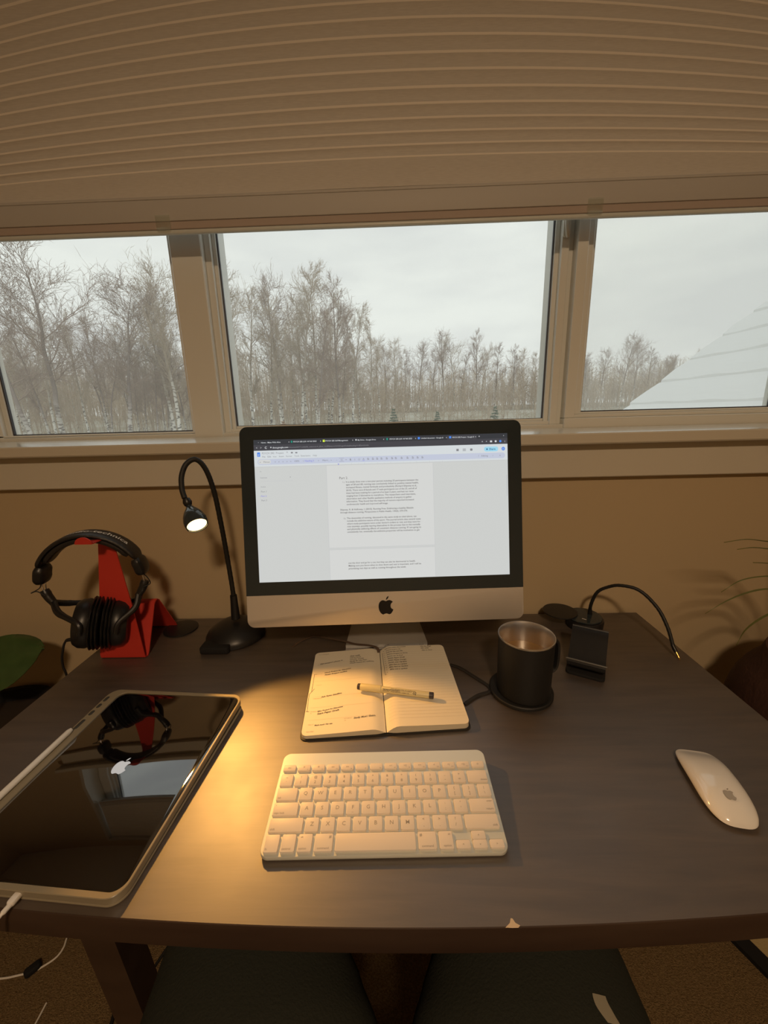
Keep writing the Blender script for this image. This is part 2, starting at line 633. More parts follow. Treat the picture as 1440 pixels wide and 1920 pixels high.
# window_1 : three lights in a white vinyl frame
win = thing('window_1', 'wide three-pane white vinyl window over the desk', 'window', (0, 0, 0))
struct(win)
wx0, wx1, wz0, wz1 = OX0 + .018, OX1 - .018, .434, OZ1 - .018
b = new()
span(b, wx0, wx1, .576, .655, wz0, wz0 + .014, .001)
span(b, wx0, wx1, .576, .655, wz1 - .03, wz1, .001)
span(b, wx0, wx0 + .045, .576, .655, wz0 + .014, wz1 - .03, .001)
span(b, wx1 - .045, wx1, .576, .655, wz0 + .014, wz1 - .03, .001)
obj('frame', b, M['vinyl'], win)
b = new(); span(b, -.458, -.388, .572, .655, wz0 + .0005, wz1 - .03, .002); obj('mullion', b, M['vinyl'], win)
b = new()                                   # centre light: stepped fixed frame
for s, x0, x1, y0 in ((0, -.388, -.374, .588), (0, -.374, -.366, .600), (1, .386, .396, .600), (1, .396, .412, .586)):
    span(b, x0, x1, y0, .655, wz0 + .014, wz1 - .03, .0008)
span(b, -.388, .412, .592, .655, wz0 + .014, wz0 + .022, .0008)
span(b, -.366, .386, .604, .655, wz0 + .022, wz0 + .028, .0008)
obj('fixed_frame', b, M['vinyl'], win)
b = new(); span(b, -.3665, -.3635, .606, .612, wz0 + .028, wz1 - .03); span(b, .3835, .3865, .606, .612, wz0 + .028, wz1 - .03)
span(b, -.3635, .3835, .606, .612, wz0 + .0265, wz0 + .029); obj('gasket', b, M['gasket'], win)
b = new(); span(b, .412, .424, .594, .655, wz0 + .014, wz1 - .03, .0008); obj('mullion', b, M['vinyl'], win)
sash = new()                                # right light: sliding sash in front of the track
span(sash, .424, .447, .570, .610, .4622, 1.4998, .001)
span(sash, .447, .462, .580, .610, .4702, 1.4998, .001)
span(sash, .462, .470, .590, .610, .474, 1.50, .001)
span(sash, .424, .945, .570, .610, .4345, .462, .002)
span(sash, .447, .915, .580, .610, .4622, .470, .001)
span(sash, .462, .945, .590, .610, .470, .475, .001)
span(sash, .915, .945, .570, .610, .4622, 1.4998, .001)
span(sash, .424, .945, .570, .610, 1.50, 1.53, .002)
so = obj('sash', sash, M['vinyl'], win)
b = new(); span(b, .470, .4725, .596, .602, .475, 1.50); span(b, .470, .915, .596, .602, .475, .4775); span(b, .9125, .915, .596, .602, .475, 1.5); obj('gasket', b, M['gasket'], so)
b = new()
tube(b, cr([(.912, .594, .515), (.900, .588, .513), (.896, .588, .528), (.899, .588, .545), (.912, .594, .547)], 5), .0018, 8)
obj('pull_tab', b, M['gasket'], so, label='small dark pull loop on the right sash')
ls = new()                                  # left light
span(ls, -.985, -.958, .575, .625, wz0 + .001, 1.50, .002)
span(ls, -.958, -.946, .588, .625, wz0 + .012, 1.50, .001)
span(ls, -.946, -.934, .600, .625, wz0 + .016, 1.50, .001)
span(ls, -.985, -.458, .588, .625, wz0 + .0145, wz0 + .019, .001)
span(ls, -.47, -.4582, .590, .625, wz0 + .019, 1.50, .001)
span(ls, -.985, -.458, .590, .625, 1.48, 1.51, .001)
so2 = obj('sash', ls, M['vinyl'], win)
b = new(); span(b, -.934, -.931, .603, .609, wz0 + .02, 1.48); span(b, -.934, -.470, .603, .609, wz0 + .0185, wz0 + .0215); obj('gasket', b, M['gasket'], so2)
for nm, x0, x1, z0, y, m in (('pane', -.935, -.468, wz0 + .018, .612, 'glass'), ('pane', -.3665, .3865, wz0 + .027, .616, 'glass'), ('pane', .4695, .916, .4745, .604, 'screenglass')):
    b = new(); span(b, x0, x1, y, y + .004, z0, 1.51); obj(nm, b, M[m], win, smooth=False)
b = new()                                   # cam latch on the right mullion
rslab(b, .016, .055, .007, 0, .006, .002)
xf(b, b.verts[:], (.402, .584, .868), Matrix.Rotation(pi / 2, 3, 'X'))
lt = obj('latch', b, M['trim'], win)
b = new(); tube(b, cr([(.402, .578, .886), (.396, .568, .870), (.397, .566, .852), (.402, .572, .838)], 6), [.004] * 18 + [.003], 10); obj('lever', b, M['trim'], lt)

# ================================================================== CELLULAR BLIND
bl = thing('cellular_blind', 'raised taupe pleated cellular blind across the top of the window', 'blind', (0, .53, .848))
BX0, BX1, BY = -.995, .985, -.015


def sag(x, z):                              # the shade hangs in a slight arch, more so higher up
    k = 1. if z < 1.25 else max(0., (1.49 - z) / .24)
    return -.155 * max(0., z - .86) * (x / .70) ** 2 * k


lines = [.9634, .9826, 1.0032, 1.0244, 1.047, 1.0717, 1.0984, 1.1239, 1.1498, 1.1752, 1.1995]
while lines[-1] < 1.50:
    lines.append(lines[-1] + .0248)
lines = [.9155] + lines
NXB = 26
for k in range(len(lines) - 1):
    z0, z1 = lines[k], lines[k + 1]
    big = k == 0
    prof = [(-.0026, 0), (-.0031, .07), (-.0027, .16), (-.0012, .30), (.0002, .55), (-.0008, .85), (-.0026, 1.0)] if not big else \
           [(-.0035, 0), (-.0025, .1), (-.001, .3), (-.0015, .6), (-.0025, .9), (-.0030, 1.0)]
    b = new()
    rows = []
    for yo, t in prof:
        zz = z0 + (z1 - z0) * t
        rows.append([(BX0 + (BX1 - BX0) * i / NXB, BY + yo, zz + sag(BX0 + (BX1 - BX0) * i / NXB, zz) - .848) for i in range(NXB + 1)])
    # back sheet so every pleat is a closed cell
    for t in (1.0, .5, 0):
        zz = z0 + (z1 - z0) * t
        yb = BY + (.024 if t == .5 else .0)
        rows.append([(BX0 + (BX1 - BX0) * i / NXB, yb + (.0006 if t != .5 else 0), zz + sag(BX0 + (BX1 - BX0) * i / NXB, zz) - .848) for i in range(NXB + 1)])
    cols = [[r[i] for r in rows] for i in range(NXB + 1)]
    loft(b, cols)
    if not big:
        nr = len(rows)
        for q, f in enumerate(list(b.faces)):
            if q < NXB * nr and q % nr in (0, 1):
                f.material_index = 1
    obj('pleat', b, [M['blind'], M['crease_glint']], bl, angle=50)
b = new(); span(b, BX0, BX1, BY - .004, BY + .022, .8716 - .848, .9155 - .848, .002, 2)
span(b, BX0, BX1, BY - .0055, BY - .003, .909 - .848, .9125 - .848, .0008)
obj('bottom_rail', b, M['rail'], bl)
b = new(); span(b, BX0, BX1, BY - .002, BY + .02, .8577 - .848, .8714 - .848, .001); obj('rail_strip', b, M['railstrip'], bl)
b = new(); tube(b, [(BX0, BY + .001, .8527 - .848), (BX1, BY + .001, .8527 - .848)], .0046, 14); obj('rail_lip', b, M['raillip'], bl)
for x in (-.432, .426):
    b = new()
    box(b, (x, BY - .0075, .868 - .848), (.030, .002, .026), .0008)
    box(b, (x, BY - .0105, .856 - .848), (.024, .006, .002), .0006)
    obj('pull_tab', b, M['clear'], bl, label='clear plastic pull tab')
b = new(); span(b, BX0, BX1, BY - .02, BY + .035, 1.49 - .848, 1.538 - .848, .004, 2); obj('head_rail', b, M['rail'], bl)

# ================================================================== CEILING LAMP (behind the photographer)
cl = thing('ceiling_lamp', 'round warm ceiling lamp behind the photographer', 'lamp', (.15, -1.55, ZC))
b = new(); lathe(b, [(.15, 0), (.15, -.02), (.145, -.03)], 40); obj('lamp_base', b, M['trim'], cl)
b = new(); lathe(b, [(.14, -.03), (.13, -.06), (.09, -.085), (.01, -.092)], 40)
obj('diffuser', b, emis('lamp_diffuser_glow', (1, .62, .32), 3.), cl)
la = bpy.data.lights.new('ceiling_bulb', 'AREA')
la.shape = 'DISK'; la.size = .26; la.energy = CEIL_W; la.color = (1, .70, .43)
lo = bpy.data.objects.new('ceiling_bulb', la); COL.objects.link(lo); lo.parent = cl; lo.location = (0, 0, -.10)

# ================================================================== DESK
dk = thing('desk', 'dark brown wood-grain desk standing against the window wall', 'desk', (0, 0, 0))
b = new()
front = [(-.632 + 1.234 * i / 40, 0) for i in range(41)]
fr = lambda x: -.1275 + .095 * x * x
outl = [(x, fr(x)) for x, _ in front] + [(.602, .492), (-.632, .492)]
rings = []
for z, ins in ((-.034, .001), (-.033, 0), (-.0012, 0), (-.0003, .0006), (0, .0014)):
    rr = []
    for x, y in outl:
        rr.append((x - ins if x > .6 else (x + ins if x < -.63 else x), y + ins if y < .4 else y - ins, z))
    rings.append(rr)
loft(b, rings, True, False)
body = b
top = [bm_v for bm_v in rings[-1]]
obj('edge_band', body, M['woodedge'], dk)
b = new(); loft(b, [[(p[0], p[1], -.0006) for p in rings[-1]], [(p[0], p[1], 0.0001) for p in rings[-1]]]); obj('tabletop', b, M['wood'], dk, smooth=False)
b = new(); ngon(b, [(.112 + (px - .112) * .45 + .008, -.1190 + py, .0004) for px, py in ((.112, -.0068), (.118, -.0068), (.126, -.0070), (.140, -.0068), (.145, -.0050), (.136, -.0030), (.132, .0005), (.128, .0008), (.124, -.003))])
obj('chip', b, M['chip'], dk, smooth=False, label='pale chipped spot on the front edge')
for x, lx in ((-.345, .035), (.50, -.02)):
    for (y, yb) in ((-.06, -.035), (.43, .43)):
        b = new()
        if x < 0:
            extr(b, [(x - .020, y - .018, -.034), (x + .020, y - .018, -.034), (x + .020, y + .018, -.034), (x - .020, y + .018, -.034)], (lx, yb - y, -.694))
        else:
            extr(b, [(x - .02, .33 + y * .3 - .018, -.034), (x + .02, .33 + y * .3 - .018, -.034), (x + .02, .33 + y * .3 + .018, -.034), (x - .02, .33 + y * .3 + .018, -.034)], (lx, 0, -.694))
        obj('leg', b, M['woodedge'], dk, smooth=False)
# cable grommet with its cap slid aside, rear left
b = new(); lathe(b, [(.036, 0), (.038, .0012), (.038, .003), (.035, .0042)], 40, (-.490, .440, .0005)); obj('grommet_cap', b, M['black'], dk, label='black round cable-hole cap lying flat')

# ================================================================== ALL-IN-ONE COMPUTER
TILT = .202
im = thing('desktop_computer', 'silver all-in-one desktop computer showing a text document', 'computer', (.0015, .290, 0), .043)
ZB = .0945
rotm = Matrix.Rotation(-TILT, 3, 'X') @ Matrix.Rotation(pi / 2, 3, 'X')   # local (u, v, towards viewer)
PM = Matrix.Translation((0, 0, ZB)) @ rotm.to_4x4()
HT = .379


def on_face(bm):
    bmesh.ops.transform(bm, matrix=PM, verts=bm.verts[:])
    return bm


b = new()                                    # shell: thin edge, bulging back
rings = []
for dz, ins in ((0, 0), (-.005, 0), (-.008, .012), (-.016, .05), (-.030, .10), (-.038, .15)):
    rings.append([(x, y + HT / 2, dz) for x, y, _ in rrect(.528 - 2 * ins, HT - 1.5 * ins, max(.014, .012 + ins * .5), 6)])
loft(b, rings)
obj('back_shell', on_face(b), M['alu2'], im)
b = new()                                    # aluminium chin
ch = [p for p in rrect(.528, HT, .014, 6, 0, 0, HT / 2)]
lowc = [p for p in ch if p[1] < .0609]
lowc = [(-.264, .0609, 0)] + [p for p in lowc] + [(.264, .0609, 0)]
loft(b, [[(x, y, .0002) for x, y, z in lowc], [(x, y, .0028) for x, y, z in lowc], [(x * .998, .0609 - (.0609 - y) * .985, .0034) for x, y, z in lowc]])
obj('chin', on_face(b), M['alu'], im)
b = new()                                    # black glass front
upc = [p for p in rrect(.528, HT, .014, 6, 0, 0, HT / 2) if p[1] > .0609]
upc = [(.264, .0613, 0)] + upc + [(-.264, .0613, 0)]
loft(b, [[(x, y, .0002) for x, y, z in upc], [(x, y, .0030) for x, y, z in upc], [(x * .9985, y - (.0006 if y > .2 else 0), .0034) for x, y, z in upc]])
obj('bezel', on_face(b), M['bezel'], im)
b = new(); fruit_logo(b, .0295, Matrix.Translation((0, .0325, .0035)), .0003); obj('logo', on_face(b), M['logo'], im, smooth=False, label='black bitten fruit emblem on the chin')

SX, SY, SZ = -.238, .0609 + .0255, .0036     # screen origin on the face
scr = new(); box(scr, (0, SY + .134, SZ - .0001), (.476, .268, .0003)); scr = obj('screen', on_face(scr), emis('page_grey', (.60, .615, .60)), im, smooth=False)
LV = [0]


def layer(name, m, build):
    LV[0] += 1
    bb = new()
    build(bb)
    bmesh.ops.transform(bb, matrix=PM @ Matrix.Translation((SX, SY, SZ + .00012 + LV[0] * .00003)) @ Matrix.Scale(.001, 4), verts=bb.verts[:])
    o = obj(name, bb, m, scr, smooth=False)
    if 'text' in name or 'titles' in name or name in ('rule_lines', 'icon_letter'):
        o['kind'] = 'stuff'                          # print too small to pick apart
    return o


def rc(bb, x0, y0, x1, y1, r=0, z=0):
    if r:
        ngon(bb, rrect(x1 - x0, y1 - y0, r, 5, z, (x0 + x1) / 2, (y0 + y1) / 2))
    else:
        ngon(bb, [(x0, y0, z), (x1, y0, z), (x1, y1, z), (x0, y1, z)])


def tx(bb, s, x, y, size, width=None, bold=0, align='LEFT'):
    if width:
        size = width / text_w(s, bold=bold)
    text_bm(bb, s, size, (x, y, 0), bold=bold, align=align)


eDark = emis('tab_strip', (.040, .043, .050))
eDark2 = emis('address_bar', (.060, .060, .070))
eWhite = emis('page_white', (.655, .665, .65))
eHead = emis('header_white', (.66, .70, .72))
eTool = emis('toolbar_tint', (.54, .58, .70))
eText = emis('text_dark', (.14, .13, .13))
eGrey = emis('text_grey', (.24, .24, .26))
eLight = emis('text_light', (.62, .64, .66))
eBlue = emis('icon_blue', (.08, .25, .80))
eShare = emis('share_blue', (.35, .68, .84))
eInk = emis('share_ink', (.05, .18, .35))
eTeal = emis('icon_teal', (.02, .28, .20))
eLime = emis('icon_lime', (.62, .78, .08))
eLine = emis('line_grey', (.54, .55, .56))
eLink = emis('outline_blue', (.25, .25, .72))
layer('page_header', eHead, lambda q: rc(q, 0, 218.5, 476, 248))
layer('tab_bar', eDark, lambda q: rc(q, 0, 258.5, 476, 268))
layer('address_bar', eDark2, lambda q: rc(q, 0, 248, 476, 258.6))
layer('active_tab', eDark2, lambda q: rc(q, 362, 258, 418, 266.5, 2))
layer('toolbar', eTool, lambda q: (rc(q, 6, 221.5, 471, 232, 5)))


layer('document_page', eWhite, lambda q: rc(q, 134.2, 61.5, 334, 216.5))
layer('document_page', eWhite, lambda q: rc(q, 134.2, 0.3, 334, 57.5))
layer('search_pill', eWhite, lambda q: rc(q, 7.6, 223, 31, 231, 4))


def thinlines(q):
    rc(q, 133.6, 61, 134.2, 216.5); rc(q, 334, 61, 334.6, 216.5); rc(q, 133.6, 60.9, 334.6, 61.5)
    rc(q, 133.6, 57.4, 334.6, 58); rc(q, 133.6, 0.3, 134.2, 57.5); rc(q, 334, .3, 334.6, 57.5)
    rc(q, 4, 216.8, 470, 217.3); rc(q, 10, 190.5, 71, 191); rc(q, 3.4, 10, 3.8, 216)
    rc(q, 472.6, 150, 474.4, 190, .8)
    for i in range(17):
        rc(q, 157 + i * 12.2, 217.6, 157.5 + i * 12.2, 219.0 if i % 2 else 220)
    for i in range(9):
        rc(q, 1.6, 30 + i * 21, 3, 30.6 + i * 21)


layer('rule_lines', eLine, thinlines)


def tabtext(q):
    for s, x, w in (('Home - Make With Alice', 14, 36), ('PSYCH 282 (L01 AI Fall 2023', 74, 43), ('PSYCH 282 Self-Management', 134, 42), ('My Drive - Google Drive', 194, 34),
                    ('PSYCH 282 (L01 AI Fall 2023', 254, 42), ('Untitled document - Google D', 313, 42), ('PSYCH 282 Project - Google D', 372, 41)):
        tx(q, s, x, 261.6, 0, w, .012)
    for x in (65, 124, 184, 242, 302, 360, 415):
        tx(q, 'x', x, 261.8, 4)
    tx(q, '+', 421, 261.2, 6)
    tx(q, 'v', 468, 262.5, 4)
    tx(q, 'docs.google.com', 35, 251.6, 0, 29, .02)
    tx(q, 'C', 20.5, 251.4, 5.5, bold=.03)
    tx(q, '<', 4, 251.6, 5); tx(q, '>', 12, 251.6, 5)
    rc(q, 31, 252.3, 33, 254.6)
    rc(q, 443, 251.5, 447, 255, .8); rc(q, 452, 251.5, 455.5, 255, .8); tx(q, '*', 435, 250.5, 6); tx(q, '^', 427, 250.5, 6); tx(q, ':', 470.5, 251.6, 5, bold=.03)
    tx(q, '~', 8, 262, 4); rc(q, 190, 261.8, 192.4, 264.4)


layer('tab_titles', eLight, tabtext)
layer('address_text', eGrey, lambda q: tx(q, '/document/d/1T-mxBqN6_nwhmnve-4_jZbwi_Xu2Pbkmy-onVtrGDLqpo5i/edit#heading=h.t83ywnhnndu', 64.5, 251.6, 0, 150))
for nm_, m__, q_ in (('app_icon', eBlue, (6, 236.8, 11.5, 244.8, .8)), ('tab_icon', eBlue, (307, 261, 311, 265, .6)), ('tab_icon', eBlue, (366, 261, 370, 265, .6)), ('account_badge', eBlue, (464.5, 235.6, 471, 242.4, 3.2)),
                     ('profile_dot', eBlue, (460.5, 251, 464.6, 255.4, 2)), ('tab_icon', eTeal, (69.5, 261, 72.5, 265, 1)), ('tab_icon', eTeal, (248, 261, 251, 265, 1)), ('tab_icon', eLime, (129, 260.8, 133, 265, .2))):
    layer(nm_, m__, lambda q, a=q_: rc(q, *a))
layer('share_button', eShare, lambda q: rc(q, 431.5, 234.5, 458, 243.5, 4))
layer('share_text', eInk, lambda q: (tx(q, 'Share', 441, 237.2, 0, 12, .02), rc(q, 435.5, 237.5, 438.5, 240.2)))
layer('icon_letter', eWhite, lambda q: (rc(q, 7.4, 240.8, 10.2, 241.4), rc(q, 7.4, 239.4, 10.2, 240), rc(q, 7.4, 238, 9.4, 238.6), tx(q, 'D', 467.75, 237.4, 4.4, align='CENTER')))


def menutext(q):
    tx(q, 'PSYCH 282  Project', 14.8, 241.2, 0, 40)
    tx(q, '*', 60.5, 240.2, 7); rc(q, 69, 241.3, 72.5, 244); rc(q, 77, 241.3, 81, 243.6)
    for s, x, w in (('File', 15.2, 5.5), ('Edit', 25, 6.5), ('View', 35, 7), ('Insert', 46.5, 9), ('Format', 59.5, 11), ('Tools', 75, 9), ('Extensions', 87, 17.5), ('Help', 109.5, 7.5)):
        tx(q, s, x, 235, 0, w)
    for s, x, w in (('Menus', 17, 11.5), ('100%', 74, 9), ('Merri...', 127, 13), ('Editing', 426, 12)):
        tx(q, s, x, 225.2, 0, w)
    tx(q, '-', 153, 225.2, 5); rc(q, 158.5, 223.6, 167.5, 224); rc(q, 158.5, 229.6, 167.5, 230); tx(q, '15', 160.8, 225.2, 4.4); tx(q, '+', 170, 225, 5)
    tx(q, 'B', 178.2, 225, 5, bold=.02); tx(q, 'I', 187, 225, 5); tx(q, 'U', 194, 225, 5); tx(q, 'A', 202.5, 225.4, 5)
    for i, x in enumerate((10, 38, 45, 52.5, 60, 67, 90.5, 119, 142.6)):
        tx(q, 'o' if i < 6 else 'v', x, 225.4, 4)
    for x in (211, 220, 228, 236, 246, 256, 263, 274, 285, 295, 304, 313):
        rc(q, x, 225.3, x + 3.6, 226); rc(q, x, 226.8, x + 3.6, 227.5); rc(q, x, 228.2, x + 2.6, 228.9)
    rc(q, 379, 236.8, 383.5, 241); rc(q, 391, 236.8, 397, 237.6); rc(q, 391, 238.4, 397, 239.2); rc(q, 391, 240.2, 397, 241); rc(q, 405, 236.8, 409.5, 241, 1); tx(q, '/', 420, 225, 5); tx(q, 'v', 447, 225.6, 3.6); tx(q, '^', 460, 223.6, 6)
    tx(q, '<-', 9.5, 207.6, 4); tx(q, 'Summary', 10, 196.4, 0, 12.5); tx(q, '+', 64.5, 195.6, 5); tx(q, 'Outline', 10.2, 179.4, 0, 9)
    tx(q, 'Part 1', 10.2, 170, 0, 10); tx(q, 'Part 3', 10.4, 153.6, 0, 10)


layer('menu_text', eGrey, menutext)
layer('blue_text', eLink, lambda q: (tx(q, '- Part 2', 7.6, 161.8, 0, 12.6, .01), tx(q, 'Heading 2', 94, 225.2, 0, 17, .01), ngon(q, [(155.2, 219.6, 0), (158.6, 219.6, 0), (156.9, 217.2, 0)]), rc(q, 202.2, 223.9, 206, 224.6)))
T1 = ['In a study done over a two-year period, including 25 participants between the', 'ages of 24 and 68, running was conclusively linked to positive mental health,',
      'increased fitness, mental fortitude and productivity (Richard Shipway et al.,', '2010). There were 8 female and 17 male participants out of the 25, and all of',
      'them had been training for a period of at least 2 years, and had run races', 'ranging from 5 kilometres to marathons. The researchers used interviews,',
      'observation and other flexible qualitative methods of enquiry to gather', 'information. They found that the majority of runners reported increased', 'cardiovascular health and improved self image.']
W1 = [136, 136.5, 133.5, 133, 127, 130.5, 123, 127, 78]
T2 = ['Shipway, R. & Holloway, I. (2010). Running Free: Embracing a healthy lifestyle', 'through distance running, Perspectives in Public Health, 130(6), 270-276.']
T3 = ['The downsides of running, discussed in the same study as cited above, can', 'include the addictive nature of the sport. The journal article cites several cases',
      "where study participants were under doctor's orders to rest, and they went for", 'runs anyways, possibly injuring themselves in the process due to the mentally',
      'and physically addicting effects of consistent distance running. If I am going to', 'consistently run, eventually the addictive properties will be motivation to get']
W3 = [131.5, 139, 138.5, 138, 139.5, 136.5]
T4 = ['out the door and go for a run, but they can also be detrimental to health.', 'Making sure you know when to slow down and rest is important, and I will be', 'prioritizing rest days as well as running throughout the week.']
W4 = [127, 137.5, 109]


def body_text(q):
    tx(q, 'Part 2.', 157.2, 190.6, 0, 16)
    tx(q, '1.)', 163.0, 183.8, 3.9); tx(q, '2.)', 163.0, 115.4, 3.9)
    for i, (s, w) in enumerate(zip(T1, W1)):
        tx(q, s, 169.5, 183.8 - i * 5.27, 0, w, .010)
    tx(q, T2[0], 157.2, 131.6, 0, 138, .010); tx(q, T2[1], 157.2, 126.4, 0, 127, .010)
    for i, (s, w) in enumerate(zip(T3, W3)):
        tx(q, s, 169.2, 115.4 - i * 5.2, 0, w, .010)
    for i, (s, w) in enumerate(zip(T4, W4)):
        tx(q, s, 169.2, 30.4 - i * 5.3, 0, w, .010)


layer('page_text', eText, body_text)
# stand: bent plate, foot forward under the screen
b = new()
path = [(.066, .004), (.12, .004), (.165, .005), (.182, .012), (.187, .028), (.180, .08), (.155, .16), (.128, .235)]
pp = cr([(0, y, z) for y, z in path], 6)
rings = []
for i, p in enumerate(pp):
    t = (pp[min(i + 1, len(pp) - 1)] - pp[max(i - 1, 0)]).normalized()
    n_ = Vector((0, -t.z, t.y))
    w = .087 - .012 * min(1, i / 16)
    h = .0036
    rings.append([tuple(p + n_ * h * s2 + Vector((w * s1, 0, 0))) for s1, s2 in ((-1, -1), (1, -1), (1, 1), (-1, 1))])
loft(b, rings)
obj('stand', b, M['alu2'], im, angle=50)

# ================================================================== KEYBOARD
kb = thing('keyboard', 'silver and white compact keyboard in front of the notebook', 'keyboard', (0, -.0005, 0), .021)
DEP, WID = .130, .281
zt = lambda y: .0075 + .0110 * (y + DEP / 2) / DEP
b = new()
rings = []
o2 = rrect(WID, DEP, .0095, 6)
rings.append([(x * .992, y * .985, max(.0008, zt(y) - .0058)) for x, y, _ in o2])
rings.append([(x * .998, y * .996, zt(y) - .0050) for x, y, _ in o2])
rings.append([(x, y, zt(y) - .0035) for x, y, _ in o2])
rings.append([(x, y, zt(y) - .0006) for x, y, _ in o2])
rings.append([(x * .997, y * .994, zt(y)) for x, y, _ in o2])
loft(b, rings)
obj('base_plate', b, M['kbplate'], kb)
b = new(); tube(b, [(-WID / 2 + .003, DEP / 2 - .0095, .0084), (WID / 2 - .003, DEP / 2 - .0095, .0084)], .0083, 20); obj('battery_tube', b, M['alu2'], kb)
slope = math.atan2(.011, DEP)
_km = {}


def keymesh(w, d):
    k = (round(w, 4), round(d, 4))
    if k not in _km:
        bb = new()
        rslab(bb, w, d, .0016, 0, .0026, .0005, 3, bb=0)
        me = bpy.data.meshes.new('key')
        bmesh.ops.recalc_face_normals(bb, faces=bb.faces)
        bb.to_mesh(me); bb.free()
        me.materials.append(M['key'])
        me.shade_smooth(); me.set_sharp_from_angle(angle=radians(40))
        _km[k] = me
    return _km[k]


def key(x, y, w, d, leg=()):
    o = bpy.data.objects.new('key', keymesh(w, d))
    COL.objects.link(o); o.parent = kb
    o.location = (x, y, zt(y) + .0001)
    o.rotation_euler = (slope, 0, 0)
    if leg:
        bb = new()
        for s, dx, dy, size, al in leg:
            text_bm(bb, s, size, (dx, dy, .00275), align=al, res=2, bold=.004)
        if len(bb.verts):
            obj('legend', bb, M['legend'], o, smooth=False)
        else:
            bb.free()


U = .0190; G = .0029; KX0 = -14.5 * U / 2
rowY = {'F': .0408, 'N': .0236, 'Q': .0049, 'A': -.0138, 'Z': -.0325, 'B': -.0522}
KD = .0160
C_ = 'CENTER'
fl = ['esc', 'F1', 'F2', 'F3', 'F4', 'F5', 'F6', 'F7', 'F8', 'F9', 'F10', 'F11', 'F12', 'O']
fw = 14.5 * U / 14
for i in range(14):
    x = KX0 + (i + .5) * fw
    lg = [('esc', 0, -.001, .0034, C_)] if i == 0 else ([('o', 0, -.001, .0045, C_)] if i == 13 else
         ([('*', 0, -.0022, .006, C_)] if i in (1, 2) else [('oo', 0, -.0008, .0036, C_)] if i in (3, 4) else [] if i in (5, 6) else
          [({7: '<<', 8: '>||', 9: '>>', 10: '<', 11: '<)', 12: '<))'}[i], 0, -.001, .0036, C_)]) + [(fl[i], .0064, -.0036, .0021, 'RIGHT')])
    key(x, rowY['F'], fw - G, .0088, lg)
sh = ['~', '!', '@', '#', '$', '%', '^', '&', '*', '(', ')', '_', '+']
lo_ = ['`', '1', '2', '3', '4', '5', '6', '7', '8', '9', '0', '-', '=']
x = KX0
for a, c in zip(sh, lo_):
    key(x + U / 2, rowY['N'], U - G, KD, [(a, 0, .0018, .0046, C_), (c, 0, -.0052, .0054, C_)]); x += U
key(x + .75 * U, rowY['N'], 1.5 * U - G, KD, [('delete', .0118, -.0060, .0034, 'RIGHT')])


def letter_row(rk, l0, w0, keys, l1, w1):
    x = KX0
    if w0:
        key(x + w0 * U / 2, rowY[rk], w0 * U - G, KD, [(l0, -w0 * U / 2 + .0034, -.0060, .0034, 'LEFT')] + ([('.', -w0 * U / 2 + .0036, .004, .006, 'LEFT')] if l0 == 'caps lock' else [])); x += w0 * U
    for k in keys:
        if len(k) == 2:
            key(x + U / 2, rowY[rk], U - G, KD, [(k[0], 0, .0018, .0046, C_), (k[1], 0, -.0050, .0050, C_)])
        else:
            key(x + U / 2, rowY[rk], U - G, KD, [(k, 0, -.0018, .0066, C_)] + ([('_', 0, -.0052, .004, C_)] if k in 'FJ' else []))
        x += U
    if w1:
        key(x + w1 * U / 2, rowY[rk], w1 * U - G, KD, [(l1, w1 * U / 2 - .0034, -.0060, .0034, 'RIGHT')] + ([('enter', w1 * U / 2 - .0034, .0036, .0030, 'RIGHT')] if l1 == 'return' else []))


letter_row('Q', 'tab', 1.5, list('QWERTYUIOP') + ['{[', '}]', '|\\'], '', 0)
letter_row('A', 'caps lock', 1.75, list('ASDFGHJKL') + [':;', '"\''], 'return', 1.75)
letter_row('Z', 'shift', 2.25, list('ZXCVBNM') + ['<,', '>.', '?/'], 'shift', 2.25)
x = KX0
BD = .0188
for s, w, t in (('fn', 1, ''), ('control', 1, ''), ('option', 1, 'alt'), ('command', 1.25, '#'), ('', 5, ''), ('command', 1.25, '#'), ('option', 1, 'alt')):
    right = x > 0
    lg = []
    if s:
        if s == 'fn' or s == 'control' or (s == 'option' and not right):
            lg = [(s, -w * U / 2 + .0030, -.0072, .0034, 'LEFT')]
        else:
            lg = [(s, 0 if s == 'command' else .0056, -.0072, .0034, C_ if s == 'command' else 'RIGHT')]
        if t == 'alt':
            lg.append(('alt', (-.0056 if not right else .0056), .0050, .0028, 'LEFT' if not right else 'RIGHT'))
        if t == '#':
            lg.append(('#', (.0070 if not right else -.0070), .0040, .0050, C_))
    key(x + w * U / 2, rowY['B'], w * U - G, BD, lg)
    x += w * U
ay = rowY['B'] - BD / 4 - .0001
key(x + U / 2, ay, U - G, BD / 2 - .0004, [('<', 0, -.0014, .0034, C_)])
key(x + 1.5 * U, ay, U - G, BD / 2 - .0004, [('v', 0, -.0014, .0034, C_)])
key(x + 1.5 * U, rowY['B'] + BD / 4, U - G, BD / 2 - .0004, [('^', 0, -.0022, .0040, C_)])
key(x + 2.5 * U, ay, U - G, BD / 2 - .0004, [('>', 0, -.0014, .0034, C_)])

# ================================================================== MOUSE
ms = thing('computer_mouse', 'white glossy low-profile mouse on the right of the desk', 'mouse', (.4300, .0225, 0), radians(-11))
ML, MW = .1135, .0575


def mo(t, s, k=1.):
    """superellipse outline, slightly wider at the rear"""
    a = t * 2 * pi
    e = .46 if sin(a) > 0 else .62
    x = math.copysign(abs(cos(a)) ** e, cos(a)) * MW / 2 * s
    y = math.copysign(abs(sin(a)) ** e, sin(a)) * ML / 2 * s
    return x, y


